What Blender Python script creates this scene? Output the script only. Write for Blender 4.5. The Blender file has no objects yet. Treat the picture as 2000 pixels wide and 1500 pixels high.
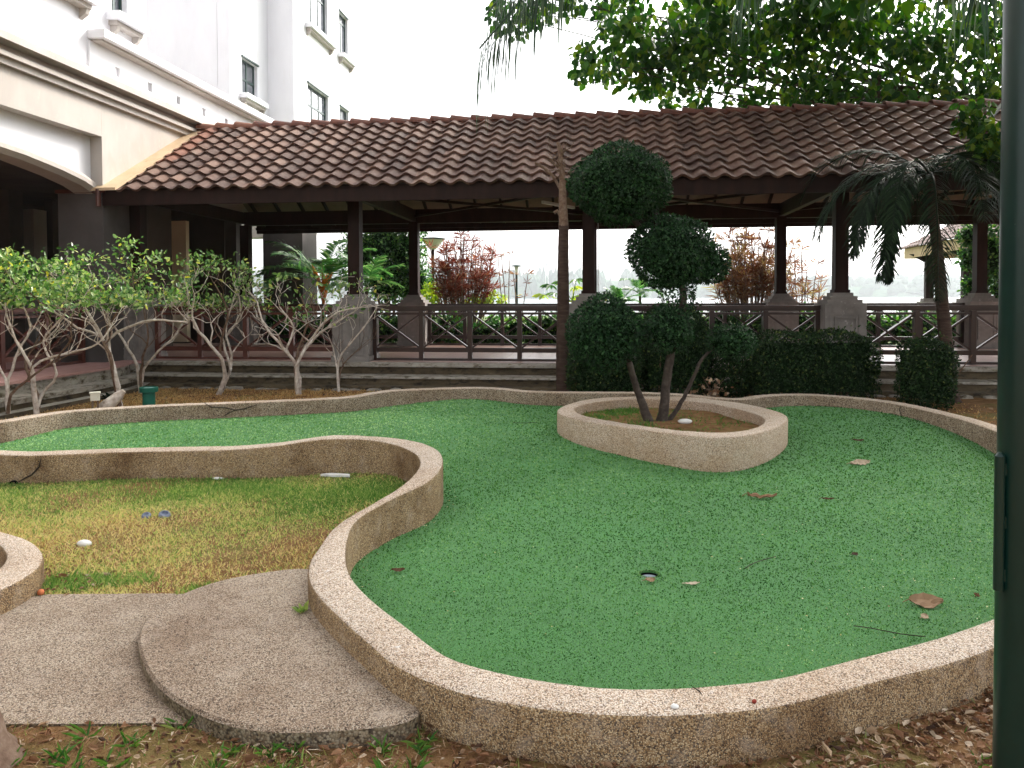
import bpy, math, random
import numpy as np
from mathutils import Matrix, Vector, Euler

# ------------------------------------------------------------------ camera, sky, sun, exposure
scene = bpy.context.scene
COL = scene.collection
PITCH = math.radians(1.5)
ROLL = -0.003
SHIFT_Y = -0.0656
FPX = 1480.0
EYE = 1.6
cam_data = bpy.data.cameras.new("camera")
cam = bpy.data.objects.new("camera", cam_data)
COL.objects.link(cam)
CAMROT = Matrix.Rotation(math.pi / 2 - PITCH, 4, 'X') @ Matrix.Rotation(ROLL, 4, 'Z')
cam.matrix_world = Matrix.Translation((0, 0, EYE)) @ CAMROT
cam_data.sensor_width = 36.0
cam_data.lens = 36.0 * FPX / 2000.0
cam_data.shift_y = SHIFT_Y
cam_data.clip_start = 0.05
cam_data.clip_end = 3000.0
scene.camera = cam

SUN_EL = math.radians(38)
SUN_AZ = math.radians(42)          # clockwise from +Y, towards +X
world = bpy.data.worlds.new("World")
scene.world = world
world.use_nodes = True
wn = world.node_tree.nodes
wl = world.node_tree.links
wn.clear()
w_out = wn.new('ShaderNodeOutputWorld')
w_bg = wn.new('ShaderNodeBackground')
w_sky = wn.new('ShaderNodeTexSky')
w_sky.sky_type = 'NISHITA'
w_sky.sun_disc = False
w_sky.sun_elevation = SUN_EL
w_sky.sun_rotation = SUN_AZ
w_sky.air_density = 1.0
w_sky.dust_density = 5.0
w_sky.ozone_density = 1.0
w_hsv = wn.new('ShaderNodeHueSaturation')        # overcast: a white cloud sheet in place of blue
w_hsv.inputs['Saturation'].default_value = 0.16
w_hsv.inputs['Value'].default_value = 1.0
w_bg.inputs['Strength'].default_value = 0.15
wl.new(w_sky.outputs[0], w_hsv.inputs['Color'])
wl.new(w_hsv.outputs[0], w_bg.inputs['Color'])
wl.new(w_bg.outputs[0], w_out.inputs['Surface'])

sun_data = bpy.data.lights.new("sun", 'SUN')
sun_data.energy = 1.5
sun_data.angle = math.radians(12)
sun_data.color = (1.0, 0.92, 0.80)
sun = bpy.data.objects.new("sun", sun_data)
COL.objects.link(sun)
_sd = Vector((math.sin(SUN_AZ) * math.cos(SUN_EL), math.cos(SUN_AZ) * math.cos(SUN_EL), math.sin(SUN_EL)))
sun.rotation_euler = (-_sd).to_track_quat('-Z', 'Y').to_euler()

vs = scene.view_settings
vs.view_transform = 'Standard'
vs.look = 'None'
vs.gamma = 1.0
vs.use_curve_mapping = False
vs.exposure = 1.72
scene.cycles.max_bounces = 8
scene.cycles.diffuse_bounces = 4
scene.cycles.transparent_max_bounces = 8

# ------------------------------------------------------------------ measuring helpers (world points)
def ray(px, py):
    v = Vector(((px - 1000.0) / FPX, (750.0 - py) / FPX + SHIFT_Y * 2000.0 / FPX, -1.0))
    return CAMROT.to_3x3() @ v

def P(px, py, z):
    """point of the place at height z that is seen in the photograph at px, py"""
    d = ray(px, py)
    t = (z - EYE) / d.z
    return Vector((d.x * t, d.y * t, z))

def PY(px, py, Y):
    d = ray(px, py)
    t = Y / d.y
    return Vector((d.x * t, Y, EYE + d.z * t))

# walkway frame: u along the walkway (right), v away, origin under the front column line
THETA = -math.atan(0.12)
CT, ST = math.cos(THETA), math.sin(THETA)
O0 = Vector((0.0, 13.3, 0.0))

def W(u, v, z=0.0):
    return Vector((O0.x + u * CT - v * ST, O0.y + u * ST + v * CT, z))

def proj(p):
    """photo pixel of a world point (used only to rank tiles by size in view)"""
    q = CAMROT.to_3x3().transposed() @ (Vector(p) - Vector((0, 0, EYE)))
    return (1000 + FPX * q.x / -q.z, 750 - FPX * (q.y / -q.z - SHIFT_Y * 2000 / FPX), -q.z)

def UV(px, v, base=None):
    """u coordinate of the vertical plane v=const seen at column px"""
    d = ray(px, 600)
    cu, cv = 1.585, -13.205
    du = d.x * CT + d.y * ST
    dv = -d.x * ST + d.y * CT
    t = (v - cv) / dv
    return cu + du * t

def VU(px, u):
    d = ray(px, 600)
    du = d.x * CT + d.y * ST
    dv = -d.x * ST + d.y * CT
    t = (u - 1.585) / du
    return -13.205 + dv * t

# ------------------------------------------------------------------ materials
MATS = {}
def newmat(name):
    m = bpy.data.materials.new(name)
    m.use_nodes = True
    nt = m.node_tree
    nt.nodes.clear()
    out = nt.nodes.new('ShaderNodeOutputMaterial')
    MATS[name] = m
    return m, nt, out

def N(nt, kind, **kw):
    n = nt.nodes.new(kind)
    for k, v in kw.items():
        if k in n.inputs:
            n.inputs[k].default_value = v
        else:
            setattr(n, k, v)
    return n

def ramp(nt, stops, interp='LINEAR'):
    r = nt.nodes.new('ShaderNodeValToRGB')
    r.color_ramp.interpolation = interp
    el = r.color_ramp.elements
    while len(el) > len(stops):
        el.remove(el[-1])
    while len(el) < len(stops):
        el.new(0.5)
    for e, (p, c) in zip(el, stops):
        e.position = p
        e.color = (c[0], c[1], c[2], 1.0)
    return r

def mapping(nt, scale=(1, 1, 1)):
    g = nt.nodes.new('ShaderNodeNewGeometry')
    mp = nt.nodes.new('ShaderNodeMapping')
    mp.inputs['Scale'].default_value = scale
    nt.links.new(g.outputs['Position'], mp.inputs['Vector'])
    return mp.outputs[0]

def mat_noise(name, stops, scale=4.0, detail=6, rough=0.85, bump=0.3, bscale=60.0, bdist=0.01,
              stretch=(1, 1, 1), metallic=0.0, spec=0.3, second=None, nrough=0.6):
    """noise driven colour, optional second (scale, colour, lo, hi) layer of wear, fine bump"""
    m, nt, out = newmat(name)
    b = N(nt, 'ShaderNodeBsdfPrincipled', Roughness=rough, Metallic=metallic)
    b.inputs['Specular IOR Level'].default_value = spec
    v = mapping(nt, stretch)
    n1 = N(nt, 'ShaderNodeTexNoise', Scale=scale, Detail=detail, Roughness=nrough)
    nt.links.new(v, n1.inputs['Vector'])
    r = ramp(nt, stops)
    nt.links.new(n1.outputs['Fac'], r.inputs[0])
    col = r.outputs[0]
    if second:
        for (sc, c, lo, hi) in second:
            n2 = N(nt, 'ShaderNodeTexNoise', Scale=sc, Detail=5, Roughness=0.65)
            nt.links.new(v, n2.inputs['Vector'])
            mr = N(nt, 'ShaderNodeMapRange')
            mr.inputs['From Min'].default_value = lo
            mr.inputs['From Max'].default_value = hi
            nt.links.new(n2.outputs['Fac'], mr.inputs['Value'])
            mx = N(nt, 'ShaderNodeMix', data_type='RGBA')
            nt.links.new(mr.outputs[0], mx.inputs['Factor'])
            nt.links.new(col, mx.inputs['A'])
            mx.inputs['B'].default_value = (c[0], c[1], c[2], 1)
            col = mx.outputs['Result']
    nt.links.new(col, b.inputs['Base Color'])
    if bump > 0:
        n3 = N(nt, 'ShaderNodeTexNoise', Scale=bscale, Detail=4, Roughness=0.6)
        nt.links.new(v, n3.inputs['Vector'])
        bp = N(nt, 'ShaderNodeBump', Strength=bump, Distance=bdist)
        nt.links.new(n3.outputs['Fac'], bp.inputs['Height'])
        nt.links.new(bp.outputs[0], b.inputs['Normal'])
    nt.links.new(b.outputs[0], out.inputs['Surface'])
    return m

def mat_leaf(name, stops, trans=0.35, rough=0.45, gloss=0.5):
    """foliage coloured per leaf (face attribute rnd), light passes through it"""
    m, nt, out = newmat(name)
    at = N(nt, 'ShaderNodeAttribute', attribute_name='rnd')
    r = ramp(nt, stops)
    nt.links.new(at.outputs['Fac'], r.inputs[0])
    b = N(nt, 'ShaderNodeBsdfPrincipled', Roughness=rough)
    b.inputs['Specular IOR Level'].default_value = gloss
    nt.links.new(r.outputs[0], b.inputs['Base Color'])
    tr = N(nt, 'ShaderNodeBsdfTranslucent')
    hs = N(nt, 'ShaderNodeHueSaturation', Value=1.5, Saturation=1.15)
    nt.links.new(r.outputs[0], hs.inputs['Color'])
    nt.links.new(hs.outputs[0], tr.inputs['Color'])
    mx = N(nt, 'ShaderNodeMixShader')
    mx.inputs[0].default_value = trans
    nt.links.new(b.outputs[0], mx.inputs[1])
    nt.links.new(tr.outputs[0], mx.inputs[2])
    nt.links.new(mx.outputs[0], out.inputs['Surface'])
    return m

def mat_aggregate(name, pal, grime, gl, gh, scale=150.0, bump=0.6, gscale=1.3, white=None):
    """washed pebble render: every pebble its own colour, patches of grime"""
    m, nt, out = newmat(name)
    v = mapping(nt)
    vo = N(nt, 'ShaderNodeTexVoronoi', Scale=scale)
    nt.links.new(v, vo.inputs['Vector'])
    sep = N(nt, 'ShaderNodeSeparateColor')
    nt.links.new(vo.outputs['Color'], sep.inputs[0])
    r = ramp(nt, pal, 'CONSTANT')
    nt.links.new(sep.outputs[0], r.inputs[0])
    # dark cement between the pebbles
    mr = N(nt, 'ShaderNodeMapRange')
    mr.inputs['From Min'].default_value = 0.45
    mr.inputs['From Max'].default_value = 0.85
    mr.inputs['To Max'].default_value = 0.75
    nt.links.new(vo.outputs['Distance'], mr.inputs['Value'])
    mx0 = N(nt, 'ShaderNodeMix', data_type='RGBA')
    nt.links.new(mr.outputs[0], mx0.inputs['Factor'])
    nt.links.new(r.outputs[0], mx0.inputs['A'])
    mx0.inputs['B'].default_value = (0.09, 0.07, 0.05, 1)
    col = mx0.outputs['Result']
    # medium mottling
    for (sc, c, lo, hi, mxv) in [(gscale, grime, gl, gh, 0.85), (gscale * 6, (0.5, 0.42, 0.34), 0.52, 0.75, 0.35)] + (white or []):
        n2 = N(nt, 'ShaderNodeTexNoise', Scale=sc, Detail=6, Roughness=0.62)
        nt.links.new(v, n2.inputs['Vector'])
        m2 = N(nt, 'ShaderNodeMapRange')
        m2.inputs['From Min'].default_value = lo
        m2.inputs['From Max'].default_value = hi
        m2.inputs['To Max'].default_value = mxv
        nt.links.new(n2.outputs['Fac'], m2.inputs['Value'])
        mx = N(nt, 'ShaderNodeMix', data_type='RGBA')
        if c is grime:
            mx.blend_type = 'MULTIPLY'
        nt.links.new(m2.outputs[0], mx.inputs['Factor'])
        nt.links.new(col, mx.inputs['A'])
        mx.inputs['B'].default_value = (c[0], c[1], c[2], 1)
        col = mx.outputs['Result']
    b = N(nt, 'ShaderNodeBsdfPrincipled', Roughness=0.8)
    b.inputs['Specular IOR Level'].default_value = 0.25
    nt.links.new(col, b.inputs['Base Color'])
    inv = N(nt, 'ShaderNodeMath', operation='MULTIPLY')
    inv.inputs[1].default_value = -1.0
    nt.links.new(vo.outputs['Distance'], inv.inputs[0])
    bp = N(nt, 'ShaderNodeBump', Strength=bump, Distance=0.004)
    nt.links.new(inv.outputs[0], bp.inputs['Height'])
    nt.links.new(bp.outputs[0], b.inputs['Normal'])
    nt.links.new(b.outputs[0], out.inputs['Surface'])
    return m

# ------------------------------------------------------------------ mesh helpers
class MB:
    """collects geometry; build() links it as ONE mesh object"""
    def __init__(self):
        self.V = []; self.n = 0; self.F = []          # F: (array MxK, mat index array, rnd array)
    def add(self, verts, faces, mat=0, rnd=None):
        verts = np.asarray(verts, dtype=np.float64).reshape(-1, 3)
        groups = {}
        if isinstance(faces, np.ndarray):
            groups[faces.shape[1]] = (faces, rnd)
        else:
            for f in faces:
                groups.setdefault(len(f), []).append(f)
            groups = {k: (np.array(v), rnd if np.isscalar(rnd) or rnd is None else None) for k, v in groups.items()}
        for k, (fa, r) in groups.items():
            M = len(fa)
            ma = np.full(M, mat, dtype=np.int32) if np.isscalar(mat) else np.asarray(mat, dtype=np.int32)
            ra = np.full(M, 0.5 if r is None else r) if (r is None or np.isscalar(r)) else np.asarray(r)
            self.F.append((fa + self.n, ma, ra))
        self.V.append(verts); self.n += len(verts)
        return self
    def box(self, x0, x1, y0, y1, z0, z1, mat=0, rnd=None):
        v = [(x0, y0, z0), (x1, y0, z0), (x1, y1, z0), (x0, y1, z0), (x0, y0, z1), (x1, y0, z1), (x1, y1, z1), (x0, y1, z1)]
        f = [(0, 3, 2, 1), (4, 5, 6, 7), (0, 1, 5, 4), (1, 2, 6, 5), (2, 3, 7, 6), (3, 0, 4, 7)]
        return self.add(v, f, mat, rnd)
    def bar(self, a, b, w, h, mat=0, up=(0, 0, 1)):
        a = np.array(a, float); b = np.array(b, float)
        d = b - a; d /= np.linalg.norm(d)
        up = np.array(up, float)
        s = np.cross(d, up); s /= np.linalg.norm(s)
        t = np.cross(s, d)
        v = []
        for p in (a, b):
            for (i, j) in ((-1, -1), (1, -1), (1, 1), (-1, 1)):
                v.append(p + s * i * w / 2 + t * j * h / 2)
        f = [(0, 1, 2, 3), (7, 6, 5, 4), (0, 4, 5, 1), (1, 5, 6, 2), (2, 6, 7, 3), (3, 7, 4, 0)]
        return self.add(v, f, mat)
    def tube(self, pts, radii, sides=6, mat=0, cap=True, rnd=None, jit=0.0, rng=None):
        pts = np.asarray(pts, float)
        n = len(pts)
        radii = np.full(n, radii) if np.isscalar(radii) else np.asarray(radii, float)
        tan = np.gradient(pts, axis=0)
        tan /= (np.linalg.norm(tan, axis=1, keepdims=True) + 1e-9)
        ref = np.array([0.31, 0.17, 0.93]) if abs(tan[0][2]) < 0.9 else np.array([1.0, 0.1, 0.0])
        V = []
        for i in range(n):
            s = np.cross(tan[i], ref); s /= (np.linalg.norm(s) + 1e-9)
            t = np.cross(s, tan[i])
            for k in range(sides):
                a = 2 * math.pi * k / sides
                rr = radii[i] * (1 + (rng.uniform(-jit, jit) if rng is not None and jit else 0))
                V.append(pts[i] + (s * math.cos(a) + t * math.sin(a)) * rr)
        F = []
        for i in range(n - 1):
            for k in range(sides):
                k2 = (k + 1) % sides
                F.append((i * sides + k, i * sides + k2, (i + 1) * sides + k2, (i + 1) * sides + k))
        self.add(V, np.array(F), mat, rnd)
        if cap:
            base = self.n
            self.add([V[k] for k in range(sides)], [tuple(range(sides))[::-1]], mat, rnd)
            self.add([V[(n - 1) * sides + k] for k in range(sides)], [tuple(range(sides))], mat, rnd)
        return self
    def lathe(self, prof, sides=24, mat=0, c=(0, 0, 0)):
        """prof: list of (r, z)"""
        V = []
        for (r, z) in prof:
            for k in range(sides):
                a = 2 * math.pi * k / sides
                V.append((c[0] + r * math.cos(a), c[1] + r * math.sin(a), c[2] + z))
        F = []
        for i in range(len(prof) - 1):
            for k in range(sides):
                k2 = (k + 1) % sides
                F.append((i * sides + k, i * sides + k2, (i + 1) * sides + k2, (i + 1) * sides + k))
        return self.add(V, np.array(F), mat)
    def prism(self, poly, axis, a0, a1, mat=0):
        """extrude a 2D polygon along an axis ('x': poly=(y,z), 'y': poly=(x,z), 'z': poly=(x,y))"""
        n = len(poly)
        def p3(q, a):
            return {'x': (a, q[0], q[1]), 'y': (q[0], a, q[1]), 'z': (q[0], q[1], a)}[axis]
        V = [p3(q, a0) for q in poly] + [p3(q, a1) for q in poly]
        F = [(i, (i + 1) % n, n + (i + 1) % n, n + i) for i in range(n)]
        F += [tuple(range(n))[::-1], tuple(range(n, 2 * n))]
        return self.add(V, F, mat)
    def mesh(self, name, mats, smooth=False):
        me = bpy.data.meshes.new(name)
        V = np.concatenate(self.V) if self.V else np.zeros((0, 3))
        me.vertices.add(len(V))
        me.vertices.foreach_set('co', V.astype(np.float32).ravel())
        loops = np.concatenate([f.ravel() for f, _, _ in self.F])
        tot = np.concatenate([np.full(len(f), f.shape[1]) for f, _, _ in self.F])
        start = np.concatenate([[0], np.cumsum(tot)[:-1]])
        me.loops.add(len(loops))
        me.loops.foreach_set('vertex_index', loops.astype(np.int32))
        me.polygons.add(len(tot))
        me.polygons.foreach_set('loop_start', start.astype(np.int32))
        try:
            me.polygons.foreach_set('loop_total', tot.astype(np.int32))
        except Exception:
            pass
        mi = np.concatenate([m for _, m, _ in self.F])
        me.polygons.foreach_set('material_index', mi.astype(np.int32))
        me.polygons.foreach_set('use_smooth', np.full(len(tot), bool(smooth)))
        at = me.attributes.new('rnd', 'FLOAT', 'FACE')
        at.data.foreach_set('value', np.concatenate([r for _, _, r in self.F]).astype(np.float32))
        for m in mats if isinstance(mats, (list, tuple)) else [mats]:
            me.materials.append(m)
        me.update(calc_edges=True)
        me.validate()
        return me
    def build(self, name, mats, parent=None, smooth=False, loc=None, rotz=None, bevel=0.0):
        o = bpy.data.objects.new(name, self.mesh(name, mats, smooth))
        COL.objects.link(o)
        if parent is not None:
            o.parent = parent
        if loc is not None:
            o.location = loc
        if rotz is not None:
            o.rotation_euler = (0, 0, rotz)
        if bevel > 0:
            bm_ = o.modifiers.new('bevel', 'BEVEL')
            bm_.width = bevel; bm_.segments = 2; bm_.limit_method = 'ANGLE'
        return o

def tag(o, label=None, cat=None, group=None, kind=None):
    if label: o['label'] = label
    if cat: o['category'] = cat
    if group: o['group'] = group
    if kind: o['kind'] = kind
    return o

def root(name, label, cat, loc=(0, 0, 0), rotz=0.0, group=None):
    o = bpy.data.objects.new(name, None)
    o.empty_display_size = 0.1
    COL.objects.link(o)
    o.location = loc
    o.rotation_euler = (0, 0, rotz)
    return tag(o, label, cat, group)

def wroot(name, label, cat, u, v, z, group=None):
    return root(name, label, cat, W(u, v, z), THETA, group)

def copy_tree(o, parent=None):
    c = o.copy(); COL.objects.link(c)
    if parent is not None:
        c.parent = parent
    for ch in list(o.children):
        copy_tree(ch, c)
    return c

def catmull(pts, closed=False, step=0.05):
    pts = [np.array(p, float) for p in pts]
    n = len(pts)
    out = []
    rng_ = range(n if closed else n - 1)
    for i in rng_:
        p0 = pts[(i - 1) % n] if (closed or i > 0) else pts[i]
        p1 = pts[i]; p2 = pts[(i + 1) % n]
        p3 = pts[(i + 2) % n] if (closed or i + 2 < n) else p2
        k = max(1, int(np.linalg.norm(p2 - p1) / step))
        for j in range(k):
            t = j / k
            out.append(0.5 * ((2 * p1) + (-p0 + p2) * t + (2 * p0 - 5 * p1 + 4 * p2 - p3) * t * t + (-p0 + 3 * p1 - 3 * p2 + p3) * t ** 3))
    if not closed:
        out.append(pts[-1])
    return np.array(out)

LEAF6 = (np.array([[0, 0, 0], [-.36, .3, .07], [-.28, .7, .05], [0, 1, -.06], [.28, .7, .05], [.36, .3, .07]]),
         [[0, 1, 2, 3], [0, 3, 4, 5]])
LEAF4 = (np.array([[0, 0, 0], [-.3, .45, .05], [0, 1, -.04], [.3, .45, .05]]), [[0, 3, 2, 1]])
BLADE = (np.array([[-.5, 0, 0], [.5, 0, 0], [0, 1, 0]]), [[0, 1, 2]])

def leaves(mb, pos, direc, normal, size, rng, tpl=LEAF6, width=1.0, mat=0, rnd=None):
    """scatter leaf templates: pos Nx3, direc Nx3 (base to tip), normal Nx3 hint"""
    pos = np.asarray(pos); n = len(pos)
    if n == 0: return
    d = direc / (np.linalg.norm(direc, axis=1, keepdims=True) + 1e-9)
    s = np.cross(d, normal); s /= (np.linalg.norm(s, axis=1, keepdims=True) + 1e-9)
    t = np.cross(s, d)
    T, Fc = tpl
    size = np.broadcast_to(np.asarray(size, float), (n,))
    wdt = np.broadcast_to(np.asarray(width, float), (n,))
    V = (pos[:, None, :] + (T[None, :, 0:1] * (size * wdt)[:, None, None]) * s[:, None, :]
         + (T[None, :, 1:2] * size[:, None, None]) * d[:, None, :]
         + (T[None, :, 2:3] * size[:, None, None]) * t[:, None, :])
    K = T.shape[0]
    fc = np.array(Fc)
    F = (np.arange(n)[:, None, None] * K + fc[None]).reshape(-1, fc.shape[1])
    if rnd is None:
        rnd = rng.uniform(0, 1, n)
    mb.add(V.reshape(-1, 3), F, mat, np.repeat(rnd, len(fc)))

def rvec(rng, n):
    v = rng.normal(size=(n, 3))
    return v / np.linalg.norm(v, axis=1, keepdims=True)

def inpoly(x, y, poly):
    x = np.asarray(x); y = np.asarray(y)
    ins = np.zeros(x.shape, bool)
    n = len(poly)
    j = n - 1
    for i in range(n):
        xi, yi = poly[i][0], poly[i][1]; xj, yj = poly[j][0], poly[j][1]
        c = ((yi > y) != (yj > y)) & (x < (xj - xi) * (y - yi) / (yj - yi + 1e-12) + xi)
        ins ^= c
        j = i
    return ins

def patch(x, y, s=1.0, seed=0.0):
    """smooth pseudo noise in 0..1"""
    a = np.sin(x * 1.7 * s + seed) * np.cos(y * 2.1 * s - seed * 1.3) + np.sin(x * 3.9 * s - y * 2.7 * s + seed * 2.1) * 0.6 \
        + np.sin(x * 7.3 * s + y * 6.1 * s + seed) * 0.35 + np.cos(y * 11.7 * s - x * 9.1 * s) * 0.2
    return np.clip(0.5 + a / 3.2, 0, 1)
# ------------------------------------------------------------------ the materials of the place
M_TURF = mat_noise('turf_mat', [(0.32, (0.018, 0.07, 0.015)), (0.5, (0.045, 0.16, 0.035)), (0.70, (0.12, 0.34, 0.09))], scale=130, detail=3,
                   rough=0.8, bump=1.0, bscale=240, bdist=0.006, second=[(1.1, (0.06, 0.24, 0.05), 0.5, 0.9)])
_b = [n for n in M_TURF.node_tree.nodes if n.type == 'BSDF_PRINCIPLED'][0]
_b.inputs['Sheen Weight'].default_value = 0.25; _b.inputs['Sheen Tint'].default_value = (0.6, 1.0, 0.6, 1)

M_FIBRE = mat_leaf('turf_fibre_mat', [(0.05, (0.014, 0.055, 0.012)), (0.35, (0.055, 0.16, 0.034)), (0.62, (0.155, 0.335, 0.095)), (0.98, (0.50, 0.68, 0.34))], trans=0.3, rough=0.7, gloss=0.12)
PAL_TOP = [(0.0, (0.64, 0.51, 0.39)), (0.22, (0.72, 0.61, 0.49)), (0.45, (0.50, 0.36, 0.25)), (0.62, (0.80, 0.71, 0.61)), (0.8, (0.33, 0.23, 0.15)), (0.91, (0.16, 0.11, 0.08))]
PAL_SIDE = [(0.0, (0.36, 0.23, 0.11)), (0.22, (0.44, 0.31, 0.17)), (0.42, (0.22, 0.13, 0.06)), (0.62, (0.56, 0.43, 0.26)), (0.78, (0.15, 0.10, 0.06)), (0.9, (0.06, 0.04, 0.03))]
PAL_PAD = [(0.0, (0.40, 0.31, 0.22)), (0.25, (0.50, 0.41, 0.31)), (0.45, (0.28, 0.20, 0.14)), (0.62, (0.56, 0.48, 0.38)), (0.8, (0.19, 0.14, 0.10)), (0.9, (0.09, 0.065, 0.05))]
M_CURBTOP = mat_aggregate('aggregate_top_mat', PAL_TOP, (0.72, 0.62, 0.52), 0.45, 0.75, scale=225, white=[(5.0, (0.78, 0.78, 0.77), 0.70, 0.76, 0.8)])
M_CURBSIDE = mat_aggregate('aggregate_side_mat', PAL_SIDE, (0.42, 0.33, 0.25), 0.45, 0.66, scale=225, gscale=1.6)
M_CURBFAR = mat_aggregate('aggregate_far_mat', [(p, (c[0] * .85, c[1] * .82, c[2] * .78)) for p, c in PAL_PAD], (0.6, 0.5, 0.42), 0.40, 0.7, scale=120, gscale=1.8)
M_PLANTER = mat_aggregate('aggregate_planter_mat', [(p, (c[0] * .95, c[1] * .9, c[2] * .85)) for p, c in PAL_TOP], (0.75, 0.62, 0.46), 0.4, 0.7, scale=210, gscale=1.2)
M_PAD = mat_aggregate('aggregate_pad_mat', PAL_PAD, (0.55, 0.47, 0.42), 0.42, 0.66, scale=215, gscale=1.1)
M_PADSIDE = mat_aggregate('aggregate_padside_mat', [(p, (c[0] * .8, c[1] * .78, c[2] * .7)) for p, c in PAL_PAD], (0.4, 0.4, 0.35), 0.35, 0.6, scale=120)
M_CRACK = mat_noise('crack_mat', [(0.3, (0.02, 0.015, 0.01)), (0.7, (0.05, 0.04, 0.03))], scale=50, bump=0)
M_SOIL = mat_noise('soil_mat', [(0.25, (0.10, 0.052, 0.025)), (0.5, (0.20, 0.11, 0.05)), (0.75, (0.32, 0.19, 0.095))], scale=9, detail=8, rough=1.0,
                   bump=0.9, bscale=70, bdist=0.02, spec=0.05, second=[(1.3, (0.16, 0.15, 0.05), 0.5, 0.7)])
M_FARLAWN = mat_noise('far_lawn_mat', [(0.3, (0.07, 0.11, 0.03)), (0.6, (0.11, 0.15, 0.05)), (0.8, (0.18, 0.20, 0.10))], scale=0.8, rough=1.0, bump=0.3, bscale=20, spec=0.1)
M_GRASS = mat_leaf('grass_mat', [(0.0, (0.34, 0.22, 0.10)), (0.16, (0.74, 0.60, 0.34)), (0.42, (0.66, 0.60, 0.24)), (0.6, (0.42, 0.50, 0.16)), (0.8, (0.22, 0.34, 0.09)), (1.0, (0.08, 0.19, 0.04))], trans=0.4, rough=0.7, gloss=0.15)
M_LITTER = mat_leaf('litter_mat', [(0.0, (0.05, 0.025, 0.015)), (0.3, (0.16, 0.075, 0.035)), (0.55, (0.24, 0.12, 0.06)), (0.85, (0.36, 0.25, 0.15)), (1.0, (0.55, 0.45, 0.34))], trans=0.1, rough=0.7, gloss=0.25)
M_WHITE = mat_noise('white_paint_mat', [(0.3, (0.68, 0.68, 0.71)), (0.7, (0.76, 0.76, 0.785))], scale=1.2, rough=0.8, bump=0.15, bscale=40, bdist=0.004,
                    second=[(3.0, (0.66, 0.65, 0.64), 0.6, 0.85)], stretch=(1, 1, 0.35))
M_CREAM = mat_noise('cream_render_mat', [(0.3, (0.38, 0.345, 0.315)), (0.7, (0.47, 0.43, 0.395))], scale=1.5, rough=0.85, bump=0.25, bscale=35, bdist=0.005,
                    second=[(2.2, (0.40, 0.35, 0.30), 0.56, 0.8), (9.0, (0.5, 0.46, 0.4), 0.6, 0.8)], stretch=(1, 1, 0.5))
M_TAUPE = mat_noise('taupe_render_mat', [(0.3, (0.075, 0.066, 0.062)), (0.7, (0.11, 0.098, 0.092))], scale=2, rough=0.85, bump=0.25, bscale=40, bdist=0.004,
                    second=[(4, (0.10, 0.09, 0.08), 0.58, 0.8)])
M_PIER = mat_noise('pier_render_mat', [(0.3, (0.19, 0.17, 0.155)), (0.7, (0.27, 0.245, 0.225))], scale=5, rough=0.85, bump=0.3, bscale=50, bdist=0.004,
                   second=[(3, (0.14, 0.125, 0.11), 0.52, 0.75), (14, (0.42, 0.39, 0.36), 0.62, 0.72)])
M_DARKWALL = mat_noise('arcade_wall_mat', [(0.3, (0.07, 0.057, 0.048)), (0.7, (0.11, 0.09, 0.075))], scale=1.5, rough=0.9, bump=0.1)
M_LITTANWALL = mat_noise('lit_tan_wall_mat', [(0.3, (0.75, 0.62, 0.42)), (0.7, (0.82, 0.70, 0.50))], scale=1.5, rough=0.9, bump=0.1)  # the light on this wall piece is put into its bright colour
M_WOOD = mat_noise('brown_timber_mat', [(0.25, (0.012, 0.005, 0.0035)), (0.5, (0.021, 0.009, 0.006)), (0.75, (0.034, 0.015, 0.011))], scale=6, rough=0.6, bump=0.25,
                   bscale=90, bdist=0.003, stretch=(1, 1, 0.25), spec=0.15)
M_WOODRED = mat_noise('red_brown_timber_mat', [(0.25, (0.06, 0.018, 0.012)), (0.5, (0.095, 0.03, 0.02)), (0.75, (0.14, 0.05, 0.034))], scale=6, rough=0.45, bump=0.2,
                      bscale=90, bdist=0.003, spec=0.5)
M_RAIL = mat_noise('rail_gloss_paint_mat', [(0.25, (0.018, 0.007, 0.005)), (0.75, (0.04, 0.017, 0.012))], scale=6, rough=0.3, bump=0.1, bscale=60, bdist=0.002, spec=0.5)
M_CEIL = mat_noise('ceiling_board_mat', [(0.3, (0.20, 0.145, 0.11)), (0.7, (0.27, 0.20, 0.155))], scale=3, rough=0.9, bump=0.1)
M_FLOOR = mat_noise('floor_tile_mat', [(0.3, (0.30, 0.17, 0.14)), (0.7, (0.42, 0.27, 0.23))], scale=5, rough=0.32, bump=0.12, bscale=12, bdist=0.003, spec=0.6)
M_PLATFORM = mat_noise('platform_concrete_mat', [(0.25, (0.24, 0.21, 0.17)), (0.6, (0.38, 0.35, 0.30)), (0.8, (0.46, 0.43, 0.38))], scale=4, detail=8, rough=0.95, bump=0.6, bscale=45,
                       bdist=0.01, second=[(5, (0.08, 0.06, 0.035), 0.5, 0.66), (12, (0.13, 0.11, 0.04), 0.58, 0.7)], stretch=(1, 1, 2.0))
M_RISER = mat_noise('mossy_riser_mat', [(0.25, (0.06, 0.045, 0.03)), (0.6, (0.13, 0.10, 0.06)), (0.8, (0.24, 0.20, 0.15))], scale=5, detail=8, rough=1.0, bump=0.8, bscale=40,
                    bdist=0.012, second=[(9, (0.035, 0.028, 0.02), 0.5, 0.64)], stretch=(0.6, 0.6, 1.6))
M_PINK = mat_noise('pink_edge_mat', [(0.3, (0.36, 0.19, 0.17)), (0.7, (0.45, 0.27, 0.24))], scale=6, rough=0.7, bump=0.2)
M_FLASH = mat_noise('verge_board_mat', [(0.3, (0.55, 0.40, 0.24)), (0.7, (0.66, 0.50, 0.33))], scale=3, rough=0.8, bump=0.15, second=[(7, (0.35, 0.24, 0.14), 0.62, 0.75)])
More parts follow.
